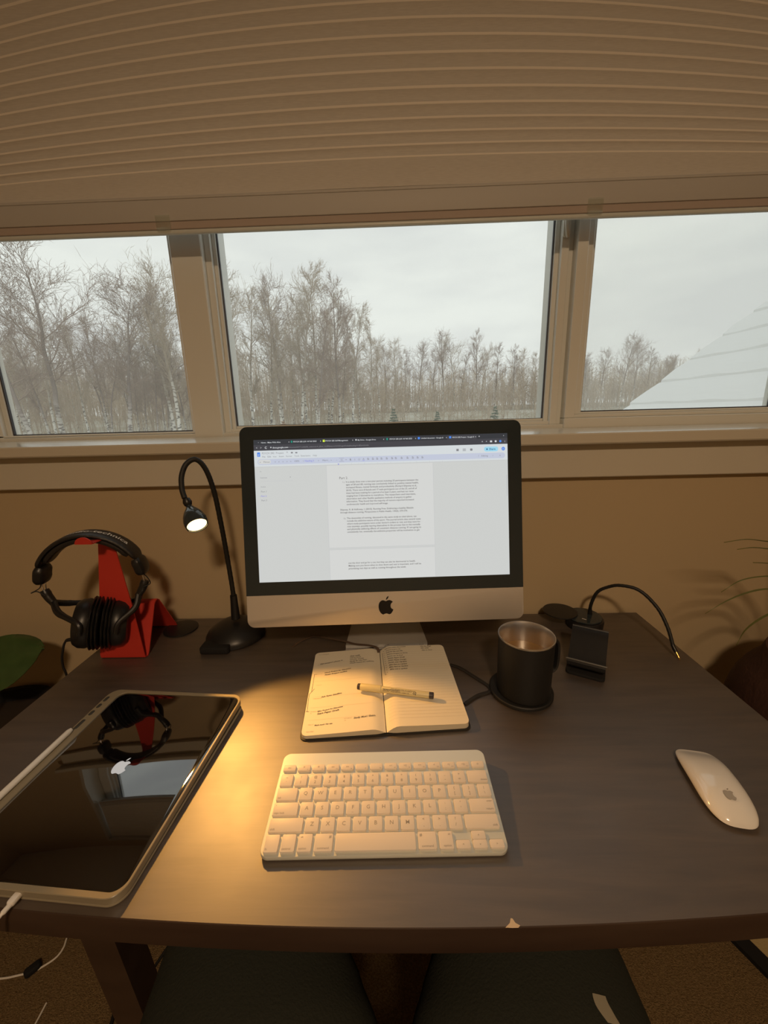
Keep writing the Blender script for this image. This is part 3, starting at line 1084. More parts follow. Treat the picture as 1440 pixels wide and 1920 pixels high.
def mz(y):                                    # arched spine: low front (towards +y), higher rear
    t = (y + ML / 2) / ML
    return .0205 * (1 - (abs(t - .42) / .62) ** 2.3) + .0012


b = new()
rings = []
NS = 56
lowz = lambda y: .0030 + .0045 * (1 - ((y) / (ML / 2)) ** 2)
rings.append([(*mo(i / NS, .93), lowz(mo(i / NS, .93)[1])) for i in range(NS)])
rings.append([(*mo(i / NS, .985), lowz(mo(i / NS, 1)[1]) + .0005) for i in range(NS)])
for s in (1., .985, .95, .88, .78, .64, .48, .3, .12):
    rr = []
    for i in range(NS):
        x, y = mo(i / NS, s)
        base = lowz(mo(i / NS, 1)[1]) + .0012
        topz = max(mz(y) * (1 - .10 * (x / (MW / 2)) ** 2), base)
        k = (1 - s ** 5) ** .55
        rr.append((x, y, base + (topz - base) * k))
    rings.append(rr)
loft(b, rings)
obj('shell', b, M['mouse'], ms, angle=60)
b = new(); loft(b, [[(*mo(i / NS, .72), .0006) for i in range(NS)], [(*mo(i / NS, .80), .0022) for i in range(NS)], [(*mo(i / NS, .92), lowz(mo(i / NS, .93)[1]) + .0002) for i in range(NS)]]); obj('base', b, M['mousebase'], ms)
b = new(); fruit_logo(b, .0125, Matrix())
for v in b.verts:
    y = v.co.y - .028
    v.co = (v.co.x, y, mz(y) * (1 - .10 * (v.co.x / (MW / 2)) ** 2) * 1.0)
    r = max(abs(v.co.x) / (MW / 2), abs(y) / (ML / 2))
    v.co.z = (lambda base, topz: base + (topz - base) * (1 - r ** 5) ** .55)(lowz(y) + .0012, v.co.z) + .0007
obj('logo', b, M['greylogo'], ms, smooth=False, label='grey bitten fruit emblem')

# ================================================================== NOTEBOOK
nb = thing('notebook', 'open notebook with handwriting lying between keyboard and screen', 'notebook', (-.007, .2240, 0), .078)
PW, PH = .131, .219


def page_z(u, v, side):
    """u from the spine 0..1; left page block thinner"""
    th = .0085 if side < 0 else .0115
    if u < .16:
        z = .0045 + (th + .0035 - .0045) * sin(u / .16 * pi / 2)
    else:
        z = th + .0035 * (1 - ((u - .16) / .84)) ** 1.3
    return z + .0012 * (v - .5)


def page_xy(u, v, side):
    x = u * PW
    y = (v - .5) * PH
    r = .009                                     # rounded outer corners
    dx = PW - x
    dy = min(v, 1 - v) * PH
    if dx < r and dy < r:
        q = r - sqrt(max(0, r * r - (r - dx) ** 2))
        y = math.copysign(min(abs(y), PH / 2 - q), y)
    return side * (x + .0006), y


for side, nm in ((-1, 'page_block'), (1, 'page_block')):
    us = [0, .01, .025, .05, .08, .12, .16, .22, .3, .4, .5, .6, .7, .8, .88, .93, .955, .975, .99, 1]
    vs_ = [0, .012, .03, .06] + [i / 10 for i in range(1, 10)] + [.94, .97, .988, 1]
    b = new()
    grid = [[b.verts.new((*page_xy(u, v, side), page_z(u, v, side))) for v in vs_] for u in us]
    low = [[b.verts.new((*page_xy(u * .995 + .0, v, side), .0024 + .002 * max(0, 1 - u / .1))) for v in vs_] for u in us]
    nu, nv = len(us), len(vs_)
    top_f = []
    for i in range(nu - 1):
        for j in range(nv - 1):
            top_f.append(b.faces.new((grid[i][j], grid[i + 1][j], grid[i + 1][j + 1], grid[i][j + 1])))
            b.faces.new((low[i][j], low[i][j + 1], low[i + 1][j + 1], low[i + 1][j]))
    for f in b.faces:
        f.material_index = 0
    sidef = []
    for i in range(nu - 1):
        sidef.append(b.faces.new((grid[i][0], low[i][0], low[i + 1][0], grid[i + 1][0])))
        sidef.append(b.faces.new((grid[i][-1], grid[i + 1][-1], low[i + 1][-1], low[i][-1])))
    for j in range(nv - 1):
        sidef.append(b.faces.new((grid[-1][j], low[-1][j], low[-1][j + 1], grid[-1][j + 1])))
        sidef.append(b.faces.new((grid[0][j], grid[0][j + 1], low[0][j + 1], low[0][j])))
    for f in sidef:
        f.material_index = 1
    obj('page_block', b, [M['paper'], M['pages']], nb, label='left page with dated notes' if side < 0 else 'right page with a list')
b = new(); rslab(b, 2 * PW + .006, PH + .005, .010, .0003, .0022, .0004); obj('cover', b, M['cover'], nb)


def on_page(bm, lift=.00035):
    for v in bm.verts:
        x, y = v.co.x, v.co.y
        side = -1 if x < 0 else 1
        v.co.z = page_z(min(1, abs(x) / PW), y / PH + .5, side) + lift
    return bm


def strip(bm, p, q, w, n=6):
    p, q = Vector((*p, 0)), Vector((*q, 0))
    d = (q - p).normalized()
    nn = Vector((-d.y, d.x, 0)) * w / 2
    a = [bm.verts.new(p.lerp(q, i / n) + nn) for i in range(n + 1)]
    c = [bm.verts.new(p.lerp(q, i / n) - nn) for i in range(n + 1)]
    for i in range(n):
        bm.faces.new((a[i], c[i], c[i + 1], a[i + 1]))


b = new()
for i in range(26):                              # ruled lines on the right page, day rules on the left
    y = .088 - i * .0072
    strip(b, (.006, y), (.128, y), .00035, 14)
for y in (.072, .045, .018, -.024, -.050, -.078):
    strip(b, (-.124, y), (-.016, y), .0003, 12)
obj('ruled_lines', on_page(b, .0003), M['ruled'], nb, smooth=False)['kind'] = 'stuff'
b = new()
Zr = lambda a: Matrix.Rotation(radians(a), 3, 'Z')
for s, x, y, size in (('NOVEMBER', -.124, .100, .0040), ('SUNDAY', -.123, .066, .0026), ('MONDAY', -.123, .038, .0026), ('TUESDAY', -.121, .006, .0026), ('WEDNESDAY', -.122, -.029, .0026),
                      ('THURSDAY', -.123, -.060, .0026), ('22', -.123, -.0635, .0026), ('FRIDAY', -.123, -.0885, .0026), ('SATURDAY', -.067, -.0815, .0026), ('24', -.066, -.086, .0028), ('NOTES', -.124, -.1035, .0036)):
    text_bm(b, s, size, (x, y, 0), res=1)
obj('printed_text', on_page(b), M['greyink'], nb, smooth=False)['kind'] = 'stuff'
b = new()
hw = [('Get passport photo in', -.119, .068, .044, 12), ('Get milk', -.061, .086, .020, 3), ('Call to book', -.061, .0805, .022, 3), ('Laundry quickly', -.061, .075, .028, 3), ('Study for the Psyc', -.061, .069, .034, 3), ('Check course for midterm', -.061, .0635, .047, 2),
      ('Work Project for Education', -.108, .0395, .050, 11), ('Finish Project outline', -.107, .033, .042, 11), ('Ask Ryan deadline', -.108, -.027, .036, 13), ('Bike Project for Education', -.111, -.061, .042, 12), ('Start Paper Draft', -.111, -.067, .036, 11),
      ('Math mod / for am', -.113, -.091, .028, 3), ('Study Mod / Exam', -.051, -.083, .035, 4),
      ('20 24', .010, .112, .010, 8), ('Harvest online documents', .010, .1005, .044, 8), ('Submit email to lab', .012, .0935, .030, 8), ('Submit the one file', .012, .0865, .034, 8), ('Submit Project to Drive', .013, .0795, .042, 6),
      ('Submit doc to Prof', .013, .0725, .032, 6), ('Finish Paper Draft', .014, .0655, .034, 6), ('Finish Paper Design', .014, .0585, .036, 5), ('Finish one Update', .014, .0515, .036, 5), ('Bike Part to Update', .015, .0445, .035, 5), ('Bike Part to Update', .015, .0375, .036, 5), ('Bike out a update', .016, .0305, .033, 4),
      ('Read', .083, .1115, .009, 2), ('Gas the Bugs', .084, .1045, .022, 0), ('Go with', .084, .0975, .016, 0), ('Gas to Feed', .085, .0905, .021, 0)]
for s, x, y, w, a in hw:
    text_bm(b, s, w / text_w(s, shear=.25), (x, y, 0), Zr(a * .8), shear=.25, res=2, bold=.022)
for p, q in (((-.127, .039), (-.122, .039)), ((-.1265, .039), (-.1265, -.010)), ((-.1265, -.010), (-.122, -.002)), ((-.1265, -.010), (-.130, -.016)), ((-.130, -.016), (-.1285, -.058)), ((-.1305, -.058), (-.125, -.058))):
    strip(b, p, q, .0006, 3)
strip(b, (.0045, .096), (.0065, .024), .0006, 8); strip(b, (.0065, .024), (.010, .024), .0006, 2)
for i in range(11):
    strip(b, (.0065 + i * .0003, .099 - i * .007), (.0088 + i * .0003, .097 - i * .007), .0006, 1)
obj('handwriting', on_page(b), M['ink'], nb, smooth=False)['kind'] = 'stuff'
b = new()                                        # ribbon marker out of the top of the spine
rib = cr([(-.002, .100, .0085), (-.006, .112, .012), (-.022, .122, .012), (-.052, .132, .011), (-.075, .147, .010), (-.110, .172, .004), (-.145, .186, .003), (-.172, .170, .0016), (-.186, .150, .001)], 6)
tube(b, rib, .0026, 8, (1, .22, (0, 0, 1)))
b2 = new(); tube(b2, rib, 1, 6, (.0006, .0034, (0, 0, 1))); b.free()
obj('ribbon_marker', b2, M['ribbon'], nb)
b = new()                                        # elastic closure, sprung out to the right
ela = cr([(.1362, .055, .0018), (.152, .040, .004), (.170, .016, .003), (.1885, -.010, .0022), (.192, -.022, .0022), (.186, -.030, .0022), (.165, -.037, .0022), (.145, -.050, .0022), (.1362, -.056, .0018)], 7)
tube(b, ela, 1, 8, (.0019, .0036, (0, 0, 1)))
obj('elastic_band', b, M['cover'], nb)

# ================================================================== PEN
pA, pB = Vector((-.050, .2015, .0215)), Vector((.081, .1770, .0205))
ax = (pB - pA).normalized()
Lp = (pB - pA).length
pn = thing('fineliner_pen', 'cream capped fineliner pen with dark ends lying across the notebook', 'pen', pA)
Rp = to_dir(ax)
b = new(); lathe(b, [(.0054, .0055), (.0060, .0065), (.0061, .042), (.0060, .0425)], 24, rot=Rp); obj('cap', b, M['pencap'], pn)
b = new(); lathe(b, [(.0040, 0), (.0050, .0006), (.0055, .006)], 24, rot=Rp); obj('cap_end', b, M['penend'], pn)
b = new(); lathe(b, [(.0052, .042), (.0054, .0425), (.0054, Lp - .008), (.0053, Lp - .0075)], 24, rot=Rp); br_ = obj('barrel', b, M['penbody'], pn)
b = new(); lathe(b, [(.00535, Lp - .008), (.0053, Lp - .001), (.0046, Lp)], 24, rot=Rp); obj('end_plug', b, M['penend'], pn)
b = new(); box(b, (0, .0062, .022), (.0032, .0016, .034), .0006, rot=None); xf(b, b.verts[:], rot=Rp); obj('clip', b, M['pencap'], pn)
b = new()                                        # printing wrapped on the barrel
up = Vector((0, 0, 1)); sd = up.cross(ax).normalized(); up2 = ax.cross(sd)
for k, (s, ang, st, ln) in enumerate((('PERMANENT   WATER RESISTANT  PIGMENT INK', 62, .046, .046), ('ARCHIVAL DRAWING', 35, .046, .030), ('05', 30, .098, .006), ('FOR WRITING AND ILLUSTRATION', 12, .060, .042), ('___________________', 48, .046, .050))):
    bb = new(); text_bm(bb, s, ln / text_w(s), res=1, bold=.015)
    for v in bb.verts:
        a = radians(ang + 90) - 0
        th = a + v.co.y / .0055
        p = ax * (st + v.co.x) + (sd * -cos(th) * -1 + up2 * sin(th)) * .00555
        v.co = p
    me_t = bpy.data.meshes.new('x'); bb.to_mesh(me_t); bb.free(); b.from_mesh(me_t); bpy.data.meshes.remove(me_t)
obj('print', b, M['penend'], br_, smooth=False)['kind'] = 'stuff'

# ================================================================== COASTER + MUG
b = new(); lathe(b, [(.046, .0003), (.051, .001), (.054, .004), (.054, .008), (.0525, .0095), (.044, .0095)], 56, (0, 0, 0))
cs = obj('coaster', b, M['rubber']); cs.location = (.238, .211, 0); tag(cs, 'black round coaster under the black mug', 'coaster')
mg = thing('mug', 'black steel-rimmed mug of milky coffee on the coaster', 'mug', (.2395, .205, .0098))
b = new(); lathe(b, [(.042, 0), (.0435, .0015), (.0445, .004), (.0455, .09), (.0462, .1033), (.0459, .1034), (.0452, .098), (.0438, .012), (.030, .009)], 64, cap1=True)
obj('body', b, M['mug'], mg)
b = new(); lathe(b, [(.0457, .1032), (.0466, .1050), (.0462, .1068), (.0450, .1066), (.0440, .1040), (.0434, .095), (.0432, .072), (.0430, .064)], 64, cap0=False, cap1=False); obj('rim', b, M['steel'], mg, label='bare steel rim and inner wall')
b = new(); lathe(b, [(.0431, .0690), (.0400, .0686), (.001, .0686)], 56); obj('coffee', b, M['coffee'], mg)
b = new()
hp = cr([(.0457, 0, .0905), (.052, 0, .090), (.059, 0, .083), (.061, 0, .060), (.059, 0, .038), (.053, 0, .031), (.0452, 0, .0315)], 6)
rings = []
for i, p in enumerate(hp):
    t = (hp[min(i + 1, len(hp) - 1)] - hp[max(i - 1, 0)]).normalized()
    nn = Vector((0, 1, 0)).cross(t)
    rings.append([p + nn * .0040 * cos(a) + Vector((0, 1, 0)) * .0085 * sin(a) for a in [2 * pi * k / 12 for k in range(12)]])
loft(b, rings)
xf(b, b.verts[:], rot=Matrix.Rotation(radians(14), 3, 'Z'))
obj('handle', b, M['mug'], mg)

# ================================================================== PHONE STAND
ph = thing('phone_stand', 'empty black angled phone stand to the right of the mug', 'phone stand', (.374, .262, 0), -.50)
b = new(); rslab(b, .066, .095, .008, 0, .006, .0012, cy=.030); obj('base', b, M['blackmat'], ph)
b = new()
rings = []
plate = cr([(0, -.016, .032), (0, -.010, .020), (0, -.002, .016), (0, .010, .022), (0, .030, .037), (0, .052, .054), (0, .064, .060)], 6)
pl2 = cr([(0, -.018, .028), (0, -.013, .0165), (0, -.001, .013), (0, .012, .020), (0, .032, .0345), (0, .054, .0515), (0, .066, .057)], 6)
for p, q in zip(plate, pl2):
    rings.append([(-.032, p.y, p.z), (.032, p.y, p.z), (.032, q.y, q.z), (-.032, q.y, q.z)])
loft(b, rings)
obj('back_plate', b, M['black'], ph)
b = new(); tube(b, [(-.034, -.0165, .0325), (.034, -.0165, .0325)], .0017, 10); obj('lip_edge', b, mat('grey_lip', (.10, .095, .085), .35), ph)  # lip edge in a lighter grey than the black plate
b = new(); tube(b, [(-.032, .065, .0588), (.032, .065, .0588)], .0022, 10); obj('top_edge', b, mat('grey_edge', (.05, .052, .055), .5), ph)  # top edge slightly lighter than the plate
b = new(); span(b, -.020, .020, .034, .044, .0055, .036, .003, 2); obj('support', b, M['blackmat'], ph)

# ================================================================== ROUND GADGET with swung lid and stiff lead (right rear)
pk = thing('cable_puck', 'black round puck with swung-out lid and arching black lead, right rear desk corner', 'cable holder', (.450, .434, 0))
b = new(); lathe(b, [(.036, 0), (.039, .002), (.040, .016), (.0385, .021), (.036, .022)], 56); obj('body', b, M['black'], pk)
b = new(); lathe(b, [(.036, .0222), (.0375, .0235), (.037, .0255), (.030, .026)], 56, (-.002, 0, 0)); obj('top_disc', b, M['bezel'], pk)
b = new(); lathe(b, [(.036, .0262), (.0375, .0275), (.037, .0295), (.030, .030)], 56, (-.050, .016, 0)); obj('lid', b, M['black'], pk)
b = new(); box(b, (-.010, -.018, .0262), (.009, .0018, .0004), 0, rot=Matrix.Rotation(radians(-40), 3, 'Z')); obj('mark', b, M['white'], pk, label='tiny white mark on top')
arc = cr([(.464, .440, .026), (.461, .434, .052), (.468, .427, .085), (.484, .417, .102), (.503, .402, .1125), (.531, .381, .110), (.556, .357, .083), (.566, .334, .052), (.570, .316, .020), (.571, .307, .012)], 8)
arc = [p - Vector((.450, .434, 0)) for p in arc]
b = new(); tube(b, arc, [.0034 + .0003 * (i % 2) for i in range(len(arc))], 10); ld = obj('lead', b, M['rubber'], pk)
b = new(); tube(b, arc[:9], [.0052 - .0003 * i for i in range(9)], 10); obj('strain_relief', b, M['rubber'], ld)
jd = (Vector((.5735, .2985, .0020)) - Vector((.571, .307, .012))).normalized()
J0 = Vector((.571, .307, .012)) - Vector((.450, .434, 0))
b = new(); tube(b, [J0 - jd * .014, J0 - jd * .001], .0036, 12); obj('plug_grip', b, M['black'], ld)
b = new(); lathe(b, [(.0021, -.002), (.0021, .0065), (.0016, .0066), (.0016, .0072), (.0021, .0073), (.0021, .0105), (.0013, .0115), (.0019, .013), (.0006, .0145)], 14, J0, to_dir(jd)); obj('jack_tip', b, M['gold'], ld, label='gold-plated plug tip')

# ================================================================== TABLET
TTILT = radians(1.5)
tb = thing('tablet', 'large black tablet in a frosted case charging on the left of the desk', 'tablet', (-.3755, .0435, .0041), radians(-4.3))
tb.rotation_euler = (TTILT, 0, radians(-4.3))
TW, TL = .241, .297
GX, GW, GL = .0085, .2185, .2840
b = new(); rslab(b, TW, TL, .018, .0006, .0040, .0012, 8)
co_ = obj('case_cover', b, M['case'], tb); co_.rotation_euler = (-TTILT, 0, 0); co_.location = (0, 0, -.0039)
b = new(); rslab(b, TW - .012, .085, .010, -.0050, .0044, .001, 6, cy=TL / 2 - .048); obj('folded_flap', b, M['caseslot'], tb)
b = new()                                         # tray with raised rim


def ring_slab(bm, w, d, r, iw, id_, ir, cx, z0, z1):
    n = 8
    o0, o1 = rrect(w, d, r, n, z0), rrect(w, d, r, n, z1 - .0006)
    o2 = rrect(w - .0012, d - .0012, r - .0006, n, z1)
    i2 = rrect(iw + .0008, id_ + .0008, ir, n, z1, cx)
    i1, i0 = rrect(iw, id_, ir, n, z1 - .0006, cx), rrect(iw, id_, ir, n, z0, cx)
    v = loft(bm, [o0, o1, o2, i2, i1, i0], False, False)
    for i in range(len(o0)):
        j = (i + 1) % len(o0)
        bm.faces.new((v[0][j], v[0][i], v[-1][i], v[-1][j]))


ring_slab(b, TW, TL, .018, GW, GL, .014, GX, .0052, .0136)
rim = obj('case_rim', b, M['case'], tb)
b = new(); rslab(b, GW - .0005, GL - .0005, .014, .0052, .0128, .0008, 8, cx=GX); obj('glass', b, M['tabglass'], tb)
b = new(); span(b, -TW / 2 + .008, TW / 2 - .008, -TL / 2 + .008, TL / 2 - .008, .0042, .0052); obj('gap', b, M['caseslot'], tb)
b = new(); fruit_logo(b, .022, Matrix.Translation((GX, 0, .01288))); obj('start_logo', b, emis('start_logo_glow', (.46, .43, .40)), tb, smooth=False, label='glowing pale bitten fruit emblem on the dark screen')
for i, (y, h) in enumerate(((.124, .012), (.108, .010), (.092, .011), (.068, .020))):     # cut-outs of the rail
    b = new(); rslab(b, .006, h, .0028, .0130, .0138, .0001, 4, -TW / 2 + .0060, y, bb=0); obj('rail_slot', b, M['caseslot'], rim)
b = new(); tube(b, [(-TW / 2 + .0060, .053, .0136), (-TW / 2 + .0060, .048, .0138), (-TW / 2 + .0060, -.104, .0138), (-TW / 2 + .0060, -.114, .0136)], [.0028, .0042, .0042, .0020], 18)
st = obj('stylus', b, M['pencil']); st.location = (-.3755, .0435, .0079); st.rotation_euler = (TTILT, 0, radians(-4.3))
tag(st, 'white stylus held along the left edge of the tablet', 'stylus')
# charging lead
cb = thing('charging_cable', 'white charging cable plugged into the bottom of the tablet', 'cable', (-.3785, -.0985, 0))
b = new(); rslab(b, .008, .016, .003, .0058, .0116, .002, 4, cy=-.009); xf(b, b.verts[:], rot=Matrix.Rotation(radians(-6), 3, 'Z')); obj('plug', b, M['cable'], cb)
b = new(); pc = cr([(-.001, -.016, .0086), (-.0025, -.024, .0080), (-.005, -.034, .0040), (-.008, -.046, -.018), (-.013, -.052, -.060), (-.030, -.050, -.16), (-.09, -.04, -.35), (-.20, -.02, -.60), (-.27, .02, -.715), (-.33, .08, -.726), (-.36, .16, -.727), (-.37, .26, -.727)], 7)
tube(b, pc, [.0026 if i < 7 else .0017 for i in range(len(pc))], 10); obj('lead', b, M['cable'], cb)

# ================================================================== DESK LAMP
lp = thing('gooseneck_lamp', 'lit black gooseneck lamp beside the computer', 'lamp', (-.345, .408, 0))
b = new(); lathe(b, [(.060, .0004), (.064, .003), (.064, .009), (.060, .016), (.050, .026), (.036, .034), (.020, .039), (.004, .040)], 56); obj('base', b, M['black'], lp)
b = new(); rslab(b, .062, .034, .006, .0005, .016, .003, 4, -.020, -.058); obj('foot_clip', b, M['blackmat'], lp)
arm = [(-.339, .402, .048), (-.337, .400, .115), (-.338, .395, .201), (-.337, .385, .269), (-.338, .375, .338), (-.344, .365, .386), (-.3555, .355, .408), (-.370, .345, .402), (-.3775, .335, .381), (-.3765, .327, .357), (-.3705, .3205, .340)]
L0 = Vector((-.345, .408, 0))
ap = [p - L0 for p in cr(arm, 14)]
b = new(); tube(b, ap, [.0047 + (.0004 if i % 2 else 0) for i in range(len(ap))], 14); ar = obj('gooseneck', b, M['rubber'], lp)
b = new(); tube(b, ap[:13], [.0098 - .00022 * i for i in range(13)], 18); obj('collar', b, M['black'], ar)
hd = Vector((.62, -.66, -.63)).normalized()        # where the lamp points
hd = Vector((.52, -.60, -.61)).normalized()
HJ = Vector((-.3655, .3185, .333)) - L0
b = new(); lathe(b, [(.002, -.0085), (.0062, -.0070), (.0082, 0), (.0066, .0060), (.0045, .0080)], 24, HJ, to_dir(Vector((.35, -.3, -.9)))); obj('swivel_knob', b, M['black'], lp)
HS = HJ + Vector((.0045, -.004, -.0075))
b = new(); lathe(b, [(.004, -.002), (.0065, .001), (.0088, .007), (.0145, .016), (.0185, .026), (.0205, .036), (.0200, .044), (.0188, .0485), (.0178, .0480), (.0180, .042), (.0100, .022), (.004, .018)], 36, HS, to_dir(hd)); sh_ = obj('shade', b, M['bezel'], lp)
b = new(); lathe(b, [(.0170, .0455), (.0120, .0465), (.001, .0468)], 28, HS, to_dir(hd)); obj('bulb_lens', b, emis('bulb_glow', (1, .70, .30), 5.0), sh_, label='glowing warm lens')
sl = bpy.data.lights.new('desk_bulb', 'SPOT')
sl.energy = DESK_W; sl.color = (1, .47, .10); sl.spot_size = radians(72); sl.spot_blend = .35; sl.shadow_soft_size = .012
slo = bpy.data.objects.new('desk_bulb', sl); COL.objects.link(slo); slo.parent = lp
slo.location = HS + hd * .0505
slo.rotation_euler = (-hd).to_track_quat('Z', 'Y').to_euler()

# ================================================================== HEADPHONE STAND
hs = thing('headphone_stand', 'red bent-metal headphone stand at the left rear of the desk', 'headphone stand', (-.553, .322, 0))
path = [(-.026, .266, .016), (-.024, .262, .016), (-.006, .262, .016), (.022, .262, .0155), (.030, .256, .0155), (.030, .246, .0158), (.018, .12, .033), (.0030, .010, .047), (.004, .003, .0475), (.012, .0012, .0475), (.017, .006, .0475), (.062, .094, .0475), (.067, .099, .0475), (.074, .100, .0475), (.080, .096, .0475), (.128, .010, .0475), (.131, .0035, .0475), (.137, .0012, .0475), (.150, .0012, .0475)]
b = new()
rings = []
for i, (y, z, w) in enumerate(path):
    a_, c_ = path[max(i - 1, 0)], path[min(i + 1, len(path) - 1)]
    t = Vector((0, c_[0] - a_[0], c_[1] - a_[1])).normalized()
    n_ = Vector((0, -t.z, t.y)) * .0011
    cx = -.008 if z > .2 else (-.004 if z > .11 else 0)
    rings.append([tuple(Vector((cx + s1 * w, y, z)) + n_ * s2) for s1, s2 in ((-1, -1), (1, -1), (1, 1), (-1, 1))])
loft(b, rings)
obj('bent_sheet', b, M['red'], hs, angle=40)
b = new()                                          # front stop of the hook, half-round
extr(b, [(-.008 + .0165 * cos(a), -.0275, .2615 + .0135 * sin(a)) for a in [pi * k / 14 for k in range(15)]], (0, .0022, 0))
obj('hook_stop', b, M['red'], hs)

# ================================================================== HEADPHONES
HX, HY, HZ = -.583, .331, .178                       # centre of the headband arc
hpn = thing('headphones', 'black over-ear headphones hanging on the red stand', 'headphones', (HX, HY, .03), radians(13))
HC = Vector((0, 0, HZ - .03))
RB = .088


def arcp(a, r=RB):
    return HC + Vector((r * sin(a), 0, r * cos(a)))


def sect(bm, angs, r0, t, w, bow=.0):
    rings = []
    for i, a in enumerate(angs):
        e = min(1, min(i, len(angs) - 1 - i) / 1.5) * .25 + .75
        c = arcp(a, r0)
        n_ = Vector((sin(a), 0, cos(a)))
        pts = []
        for k in range(16):
            q = 2 * pi * k / 16
            cx = math.copysign(abs(cos(q)) ** .6, cos(q)) * t * e
            cy = math.copysign(abs(sin(q)) ** .6, sin(q)) * w * e
            pts.append(c + n_ * cx + Vector((0, cy, 0)))
        rings.append(pts)
    loft(bm, rings)


b = new(); sect(b, [radians(-66 + 132 * i / 44) for i in range(45)], RB + .0060, .0048, .0215); obj('headband', b, M['leather'], hpn)
b = new(); sect(b, [radians(-58 + 116 * i / 40) for i in range(41)], RB - .0030, .0060, .0190); obj('headband_pad', b, M['leather'], hpn)
for s in (-1, 1):
    b = new(); sect(b, [radians(s * 66 + 22 * s * (i / 8)) for i in range(9)], RB + .002, .0105, .0205); obj('end_block', b, M['black'], hpn)
b = new()                                             # lettering on the outside of the band
bb = new(); text_bm(bb, 'audio-technica', 1, align='CENTER', bold=.012); wt = max(v.co.x for v in bb.verts) - min(v.co.x for v in bb.verts)
for v in bb.verts:
    a = v.co.x / wt * radians(66) + radians(14)
    y = v.co.y / wt * .088
    v.co = arcp(a, RB + .0115) + Vector((0, -.004 + (y - .003) * 1.15, 0))
me_t = bpy.data.meshes.new('x'); bb.to_mesh(me_t); bb.free(); b.from_mesh(me_t); bpy.data.meshes.remove(me_t)
obj('band_lettering', b, M['white'], hpn, smooth=False)['kind'] = 'stuff'
# cups face each other below the stand's hook
CCz = .056
cups = ((-1, Vector((-.0110, -.008, CCz + .000)), Vector((-.95, -.20, .20))), (1, Vector((.0135, -.000, CCz - .006)), Vector((.95, .20, -.20))))
for s, cc, ad in cups:
    ad = ad.normalized()
    Rm = to_dir(ad)
    b = new(); lathe(b, [(.036, .004), (.0470, .006), (.0495, .012), (.0480, .024), (.042, .032), (.032, .0345), (.030, .033), (.004, .033)], 40, cc, Rm); cu = obj('ear_cup', b, M['black'], hpn)
    b = new()
    prof = [(.028, -.012)]
    for k in range(3):
        z = -.012 + k * .006
        prof += [(.045, z + .0005), (.0525, z + .002), (.0535, z + .0032), (.0520, z + .0048), (.0495, z + .0058)]
    prof += [(.030, .0065)]
    bb = b
    rings = [[(r * (1 + .012 * sin(9 * a + z * 900)) * cos(a), r * (1 + .012 * sin(9 * a + z * 900)) * sin(a), z) for a in [2 * pi * i / 44 for i in range(44)]] for r, z in prof]
    b0 = loft(b, rings)
    xf(b, b.verts[:], cc, Rm)
    obj('ear_cushion', b, M['leather'], cu)
    # yoke: slider block, then a fork gripping the cup front and back
    ea = s * radians(90)
    top = arcp(ea, RB + .001)
    base = top + Vector((s * .002, 0, -.018))
    for yy in (-.005, .005):
        b = new(); tube(b, [top + Vector((0, yy, .006)), base + Vector((0, yy, 0))], .0014, 8); obj('slider_rod', b, M['steel'], hpn)
    hub = base + Vector((-s * .006, -.003, -.010))
    b = new(); tube(b, cr([base + Vector((0, 0, .004)), hub, hub + Vector((-s * .010, -.003, -.016))], 5), [.0075, .008, .0085, .0085, .008, .008, .0078, .0075, .007, .007, .007], 12, None); yk = obj('yoke', b, M['black'], hpn)
    st0 = hub + Vector((-s * .008, -.003, -.012))
    rim_c = cc + ad * .016
    u1 = ad.cross(Vector((0, 0, 1))).normalized()
    u2 = u1.cross(ad)
    for sgn in (1, -1):
        dirv = (u1 * (.8 * sgn) + u2 * .35).normalized()
        e1 = rim_c + dirv * .0525
        e1b = rim_c + (u1 * .98 * sgn).normalized() * .0530
        b = new(); tube(b, cr([st0, st0.lerp(e1, .5) + ad * .012, e1 + ad * .004, e1b], 6), [.0062] * 8 + [.0054] * 8 + [.005] * 3, 10); obj('fork_arm', b, M['black'], yk)
    b = new()                                        # thin signal wire looping out beside the slider
    tube(b, cr([top + Vector((s * .001, -.004, .004)), top + Vector((s * .010, -.006, -.008)), top + Vector((s * .012, -.006, -.020)), hub + Vector((s * .004, -.008, .004))], 6) if s > 0 else
         cr([top + Vector((-.001, -.006, .002)), top + Vector((-.004, -.010, -.006)), top + Vector((-.016, -.016, -.012)), top + Vector((-.008, -.012, -.011)), hub + Vector((0, -.008, .006))], 6), .0011, 6)
    obj('wire', b, M['rubber'], hpn)
cc = cups[0][1]
b = new(); c0 = cc + Vector((-.026, -.014, -.040))
mwi = lambda p: Matrix.Rotation(radians(-13), 3, 'Z') @ (Vector(p) - Vector((HX, HY, .03)))
cpth = cr([cc + Vector((-.024, -.010, -.034)), mwi((-.652, .312, .052)), mwi((-.664, .308, .026)), mwi((-.668, .306, -.004)), mwi((-.664, .306, -.050)), mwi((-.66, .306, -.3)), mwi((-.69, .33, -.60)), mwi((-.72, .38, -.722)), mwi((-.60, .42, -.726))], 7)
tube(b, cpth, [.0036 if i < 8 else .0022 for i in range(len(cpth))], 10); obj('cord', b, M['rubber'], hpn)

